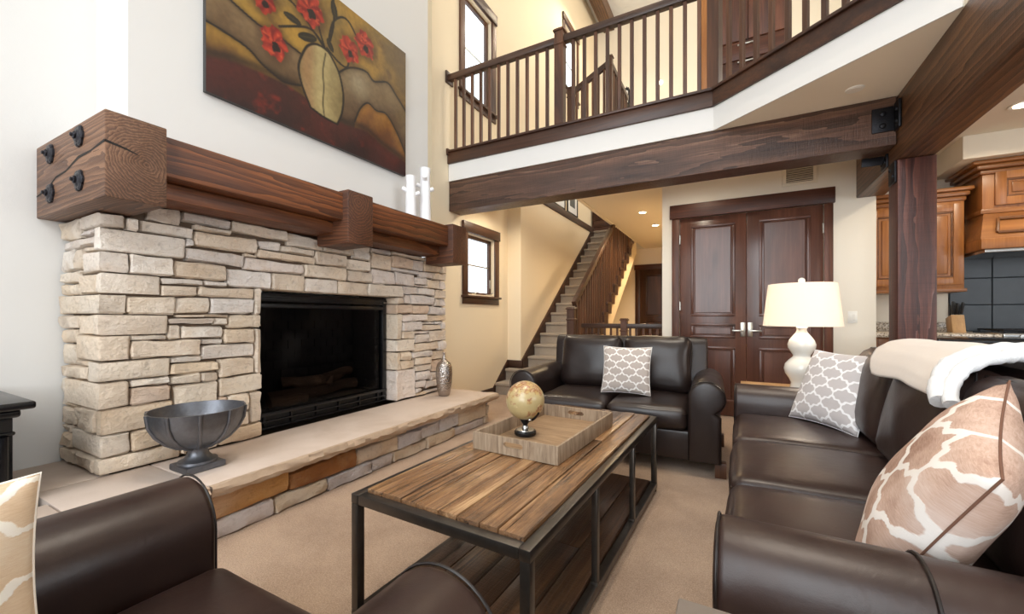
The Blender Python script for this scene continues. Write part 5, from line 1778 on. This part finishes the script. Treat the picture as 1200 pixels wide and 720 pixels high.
for i, (x, y, h, lab, stubs) in enumerate((
        (-2.655, 2.93, 0.425, 'shorter white ceramic branch vase on the mantel', ((0.27, 200), (0.24, 20), (0.33, 110))),
        (-2.645, 3.12, 0.555, 'taller white ceramic branch vase at the right end of the mantel', ((0.36, 190), (0.33, 25), (0.42, 280))))):
    z0 = 1.989
    t = thing('branch_vase', lab, 'vase', (x, y, z0), group='white branch vases on the mantel')
    k = h / 0.555
    pr = [(0.058, 0), (0.062, 0.01), (0.056, 0.06), (0.052, 0.2), (0.05, 0.34), (0.046, 0.46), (0.05, 0.54), (0.052, 0.555), (0.042, 0.555), (0.04, 0.50)]
    obj('trunk', G().lathe([(r_ * (0.92 if i == 0 else 1), z_ * k) for r_, z_ in pr], (x, y, z0), 28), M['ceramic'], t, smooth=50)
    for zz, an in stubs:
        a = R(an + 28)
        d = Vector((math.cos(a), math.sin(a), 0.45)).normalized()
        p = Vector((x, y, z0 + zz)) + d * 0.03
        obj('branch_stub', G().cyl(p, p + d * 0.058, 0.024, 0.019, 14), M['ceramic'], t, smooth=50)

# ------------------------------------------------------------------ painting
import numpy as np
NY, NZ = 250, 175
PW, PH, D0 = 1.737, 1.21, 0.035
Y, Z = np.meshgrid(np.linspace(0, PW, NY), np.linspace(0, PH, NZ), indexing='ij')
rs = np.random.RandomState(3)


def fbm(sy, sz, o=4, seed=0):
    r_ = np.random.RandomState(seed)
    out = np.zeros_like(Y)
    amp = 1.0
    tot = 0
    for k in range(o):
        n1, n2 = int(PW * sy * 2 ** k) + 3, int(PH * sz * 2 ** k) + 3
        t = r_.rand(n1, n2)
        fy, fz = Y / PW * (n1 - 2), Z / PH * (n2 - 2)
        iy, iz = fy.astype(int), fz.astype(int)
        a, b_ = fy - iy, fz - iz
        a = a * a * (3 - 2 * a)
        b_ = b_ * b_ * (3 - 2 * b_)
        out += amp * ((1 - a) * (1 - b_) * t[iy, iz] + a * (1 - b_) * t[iy + 1, iz] + (1 - a) * b_ * t[iy, iz + 1] + a * b_ * t[iy + 1, iz + 1])
        tot += amp
        amp *= 0.55
    return out / tot


def seg(pts, w=0.012):
    d = np.full_like(Y, 9.0)
    for (ay, az), (cy, cz) in zip(pts[:-1], pts[1:]):
        vy_, vz_ = cy - ay, cz - az
        t = np.clip(((Y - ay) * vy_ + (Z - az) * vz_) / (vy_ * vy_ + vz_ * vz_ + 1e-9), 0, 1)
        d = np.minimum(d, np.hypot(Y - ay - t * vy_, Z - az - t * vz_))
    return d


def smooth_pts(p, n=6):
    out = []
    for i in range(len(p) - 1):
        p0, p1, p2, p3 = p[max(0, i - 1)], p[i], p[i + 1], p[min(len(p) - 1, i + 2)]
        for k in range(n):
            t = k / n
            out.append(tuple(0.5 * (2 * b_ + (c_ - a_) * t + (2 * a_ - 5 * b_ + 4 * c_ - e_) * t * t + (3 * b_ - a_ - 3 * c_ + e_) * t ** 3) for a_, b_, c_, e_ in zip(p0, p1, p2, p3)))
    return out + [p[-1]]


def inside(poly):
    r_ = np.zeros(Y.shape, bool)
    for (ay, az), (cy, cz) in zip(poly, poly[1:] + poly[:1]):
        c_ = ((az > Z) != (cz > Z)) & (Y < (cy - ay) * (Z - az) / (cz - az + 1e-12) + ay)
        r_ ^= c_
    return r_


def C3(*c):
    return np.array(srgb(*c))


n_big, n_mid, n_fine = fbm(3, 3, 4, 1), fbm(9, 9, 4, 2), fbm(40, 40, 2, 5)
def lerp(a, b_, t):
    return a[None, None] * (1 - t[..., None]) + b_[None, None] * t[..., None] if a.ndim == 1 else a * (1 - t[..., None]) + b_ * t[..., None]


def put(col, m_, c):
    return col * (1 - m_[..., None]) + (c if c.ndim == 3 else c[None, None]) * m_[..., None]


def st_(x, a, b_):
    t = np.clip((x - a) / (b_ - a), 0, 1)
    return t * t * (3 - 2 * t)


h1 = smooth_pts([(0, 0.43), (0.135, 0.42), (0.25, 0.40), (0.333, 0.35), (0.42, 0.32), (0.50, 0.305), (0.62, 0.34)])
h2 = smooth_pts([(0, 0.60), (0.1, 0.66), (0.167, 0.64), (0.333, 0.60), (0.42, 0.63), (0.5, 0.60), (0.62, 0.58)])
h3 = smooth_pts([(0.965, 0.62), (1.05, 0.70), (1.15, 0.75), (1.25, 0.77), (1.324, 0.73), (1.40, 0.76), (1.5, 0.80), (1.6, 0.74), (1.737, 0.64)])
h4 = smooth_pts([(1.12, 0.28), (1.18, 0.42), (1.265, 0.505), (1.36, 0.48), (1.48, 0.50), (1.6, 0.40), (1.70, 0.27), (1.737, 0.20)])
tab = smooth_pts([(0, 0.22), (0.167, 0.27), (0.333, 0.29), (0.5, 0.30), (0.663, 0.28), (0.99, 0.22), (1.235, 0.25), (1.449, 0.19), (1.737, 0.14)])
gold, olive, dk, umber = C3(196, 156, 62), C3(150, 124, 62), C3(52, 36, 20), C3(112, 84, 46)
col = lerp(gold, olive, st_(n_big, 0.35, 0.65))
col = lerp(col, np.broadcast_to(umber, col.shape), st_(n_mid, 0.5, 0.8) * 0.6)
col = lerp(col, np.broadcast_to(C3(84, 62, 40), col.shape), st_(Y, 1.0, 1.75) * 0.6)


def below(line):
    ly_ = np.array([p[0] for p in line])
    lz_ = np.array([p[1] for p in line])
    o_ = np.argsort(ly_)
    return Z - np.interp(Y, ly_[o_], lz_[o_])


def hill(col, line, y0, y1, c_top, c_low, depth):
    d = below(line)
    m_ = ((d < 0) & (Y >= y0) & (Y <= y1)).astype(float)
    cc = lerp(c_top, c_low, np.clip(-d / depth + (n_mid - 0.5) * 0.9, 0, 1))
    return put(col, m_, cc)


col = hill(col, h2, 0, 0.64, C3(150, 124, 84), C3(98, 74, 44), 0.3)
col = hill(col, h1, 0, 0.64, C3(190, 148, 60), C3(104, 70, 34), 0.16)
col = hill(col, h3, 0.95, 1.74, C3(150, 128, 88), C3(92, 66, 42), 0.42)
col = put(col, np.exp(-(((Y - 1.16) / 0.10) ** 2 + ((Z - 0.62) / 0.10) ** 2)) * 0.6, C3(200, 190, 150))
col = hill(col, h4, 1.12, 1.74, C3(176, 124, 50), C3(120, 74, 36), 0.2)
dt = below(tab)
cc = lerp(C3(92, 34, 26), C3(54, 26, 24), np.clip(-dt / 0.25 + (n_big - 0.5) * 2.0, 0, 1))
cc = lerp(cc, np.broadcast_to(C3(146, 44, 28), cc.shape), st_(n_mid, 0.58, 0.78) * np.exp(-(((Y - 0.65) / 0.5) ** 2)))
col = put(col, st_(-dt, -0.015, 0.02), cc)
col = put(col, np.exp(-((dt - 0.02) / 0.035) ** 2) * 0.75, C3(34, 22, 14))
for ln, wd in ((h1, 0.010), (h2, 0.010), (h3, 0.010), (h4, 0.009)):
    d = seg(ln)
    col = put(col, np.exp(-(d / (wd * 2.6)) ** 2) * 0.55, C3(50, 34, 20))
    col = put(col, st_(-d, -wd * 1.1, -wd * 0.5), C3(24, 16, 12))
# flowers, leaves, stems
for s_ in ([(0.83, 0.74), (0.751, 0.802), (0.66, 0.80), (0.46, 0.68)], [(0.83, 0.74), (0.79, 0.83), (0.76, 0.93)], [(0.82, 0.74), (0.663, 0.86), (0.52, 0.92), (0.40, 0.83)],
           [(0.86, 0.80), (0.90, 0.98), (0.98, 1.08), (1.06, 1.09), (1.15, 1.0)], [(0.85, 0.75), (0.95, 0.70), (1.04, 0.70), (1.06, 0.80)], [(0.87, 0.8), (0.91, 0.98), (0.91, 1.21)]):
    d = seg(smooth_pts(s_))
    col = put(col, st_(-d, -0.012, -0.006), C3(26, 20, 12))
for (a_, b_), wd in ((((0.49, 0.80), (0.63, 0.80)), 0.032), (((0.60, 0.70), (0.76, 0.77)), 0.036), (((0.90, 1.17), (0.93, 1.02)), 0.034), (((0.85, 0.83), (0.905, 0.745)), 0.028)):
    A_, B2 = np.array(a_), np.array(b_)
    v = B2 - A_
    L = np.hypot(*v)
    t = ((Y - A_[0]) * v[0] + (Z - A_[1]) * v[1]) / (L * L)
    p = np.abs((Y - A_[0]) * -v[1] + (Z - A_[1]) * v[0]) / L
    wv = wd * np.sqrt(np.clip(4 * t * (1 - t), 0, 1))
    col = put(col, st_(wv - p, 0.0, 0.006), C3(38, 32, 18))
    col = put(col, st_(wv * 0.3 - p, 0.0, 0.01) * 0.6, C3(78, 70, 36))
ang = lambda cy, cz: np.arctan2(Z - cz, Y - cy)
for cy, cz, ry, rz, sd in ((0.425, 0.545, 0.095, 0.115, 1), (0.70, 0.965, 0.115, 0.125, 2), (0.35, 0.80, 0.085, 0.10, 3), (1.065, 0.86, 0.10, 0.105, 4), (1.23, 1.0, 0.105, 0.11, 5)):
    a_ = ang(cy, cz)
    rad = np.hypot((Y - cy) / ry, (Z - cz) / rz)
    edge = 1 + 0.09 * np.sin(a_ * 5 + sd) + 0.05 * np.sin(a_ * 11 + sd * 2) + (n_fine - 0.5) * 0.2
    glow = np.exp(-((rad / 1.35) ** 6)) * 0.6
    col = put(col, glow, C3(70, 38, 22))
    pet = lerp(C3(206, 62, 38), C3(140, 26, 22), np.clip(0.5 + 0.5 * np.sin(a_ * 6 + rad * 4 + sd) + (n_mid - 0.5) * 1.4, 0, 1))
    pet = lerp(pet, np.broadcast_to(C3(232, 104, 62), pet.shape), st_(n_fine, 0.6, 0.85) * 0.7)
    col = put(col, st_(edge - rad, 0.0, 0.08), pet)
    col = put(col, st_(0.34 + (n_fine - 0.5) * 0.3 - np.hypot((Y - cy - 0.01) / ry, (Z - cz + 0.03) / rz), 0, 0.1), C3(32, 16, 14))
# vase
vp = smooth_pts([(0.62, 0.539), (0.607, 0.46), (0.635, 0.35), (0.706, 0.215)], 6) + smooth_pts([(0.706, 0.215), (0.82, 0.19), (0.945, 0.185)], 4) + smooth_pts([(0.945, 0.185), (0.99, 0.30), (1.003, 0.45), (0.965, 0.60), (0.90, 0.69), (0.845, 0.73), (0.751, 0.725), (0.673, 0.66), (0.62, 0.539)], 6)
m_ = inside(vp).astype(float)
vc = lerp(C3(206, 190, 128), C3(140, 122, 72), np.clip(np.abs(Y - 0.79) / 0.2 * 0.9 + (n_mid - 0.5) * 0.8, 0, 1))
vc = lerp(vc, np.broadcast_to(C3(176, 118, 76), vc.shape), np.exp(-(((Y - 0.68) / 0.06) ** 2)) * 0.5)
col = put(col, m_, vc)
d = seg(vp + vp[:1])
col = put(col, st_(-d, -0.013, -0.006), C3(26, 18, 10))
d = seg(smooth_pts([(0.836, 0.70), (0.812, 0.55), (0.82, 0.42), (0.812, 0.30), (0.825, 0.20)]))
col = put(col, st_(-d, -0.010, -0.003) * 0.8, C3(44, 32, 20))
col = col * (0.82 + 0.36 * n_fine[..., None]) * (0.9 + 0.2 * n_mid[..., None])
col = np.clip(col * np.array([0.62, 0.58, 0.60]), 0, 1)

XP, YP, ZP = -2.868, 1.317, 2.48
pa = thing('painting', 'large unframed canvas of red poppies in a cream vase above the mantel', 'painting', (XP, YP + PW / 2, ZP))
vs = np.stack([np.full(Y.size, XP + D0), (Y + YP).ravel(), (Z + ZP).ravel()], 1)
idx = np.arange(NY * NZ).reshape(NY, NZ)
fs = np.stack([idx[:-1, :-1], idx[1:, :-1], idx[1:, 1:], idx[:-1, 1:]], -1).reshape(-1, 4)


def paint_mat():
    t = NT('oil_paint')
    a = t.n('Attribute', attribute_name='paint')
    n = t.noise(t.coord(), 55, 5, 0.7, 0.6)
    return t.out(a.outputs['Color'], 0.42, t.bump(n.outputs[0], 0.35, 0.004))


M['oil'] = paint_mat()
o = obj('painted_face', G().add(vs.tolist(), fs.tolist()), M['oil'], pa, smooth=180)
at = o.data.color_attributes.new('paint', 'FLOAT_COLOR', 'POINT')
at.data.foreach_set('color', np.concatenate([col.reshape(-1, 3), np.ones((Y.size, 1))], 1).astype(np.float32).ravel())
obj('canvas_body', G().box(XP, XP + D0 - 0.0005, YP, YP + PW, ZP, ZP + PH), M['black'], pa)
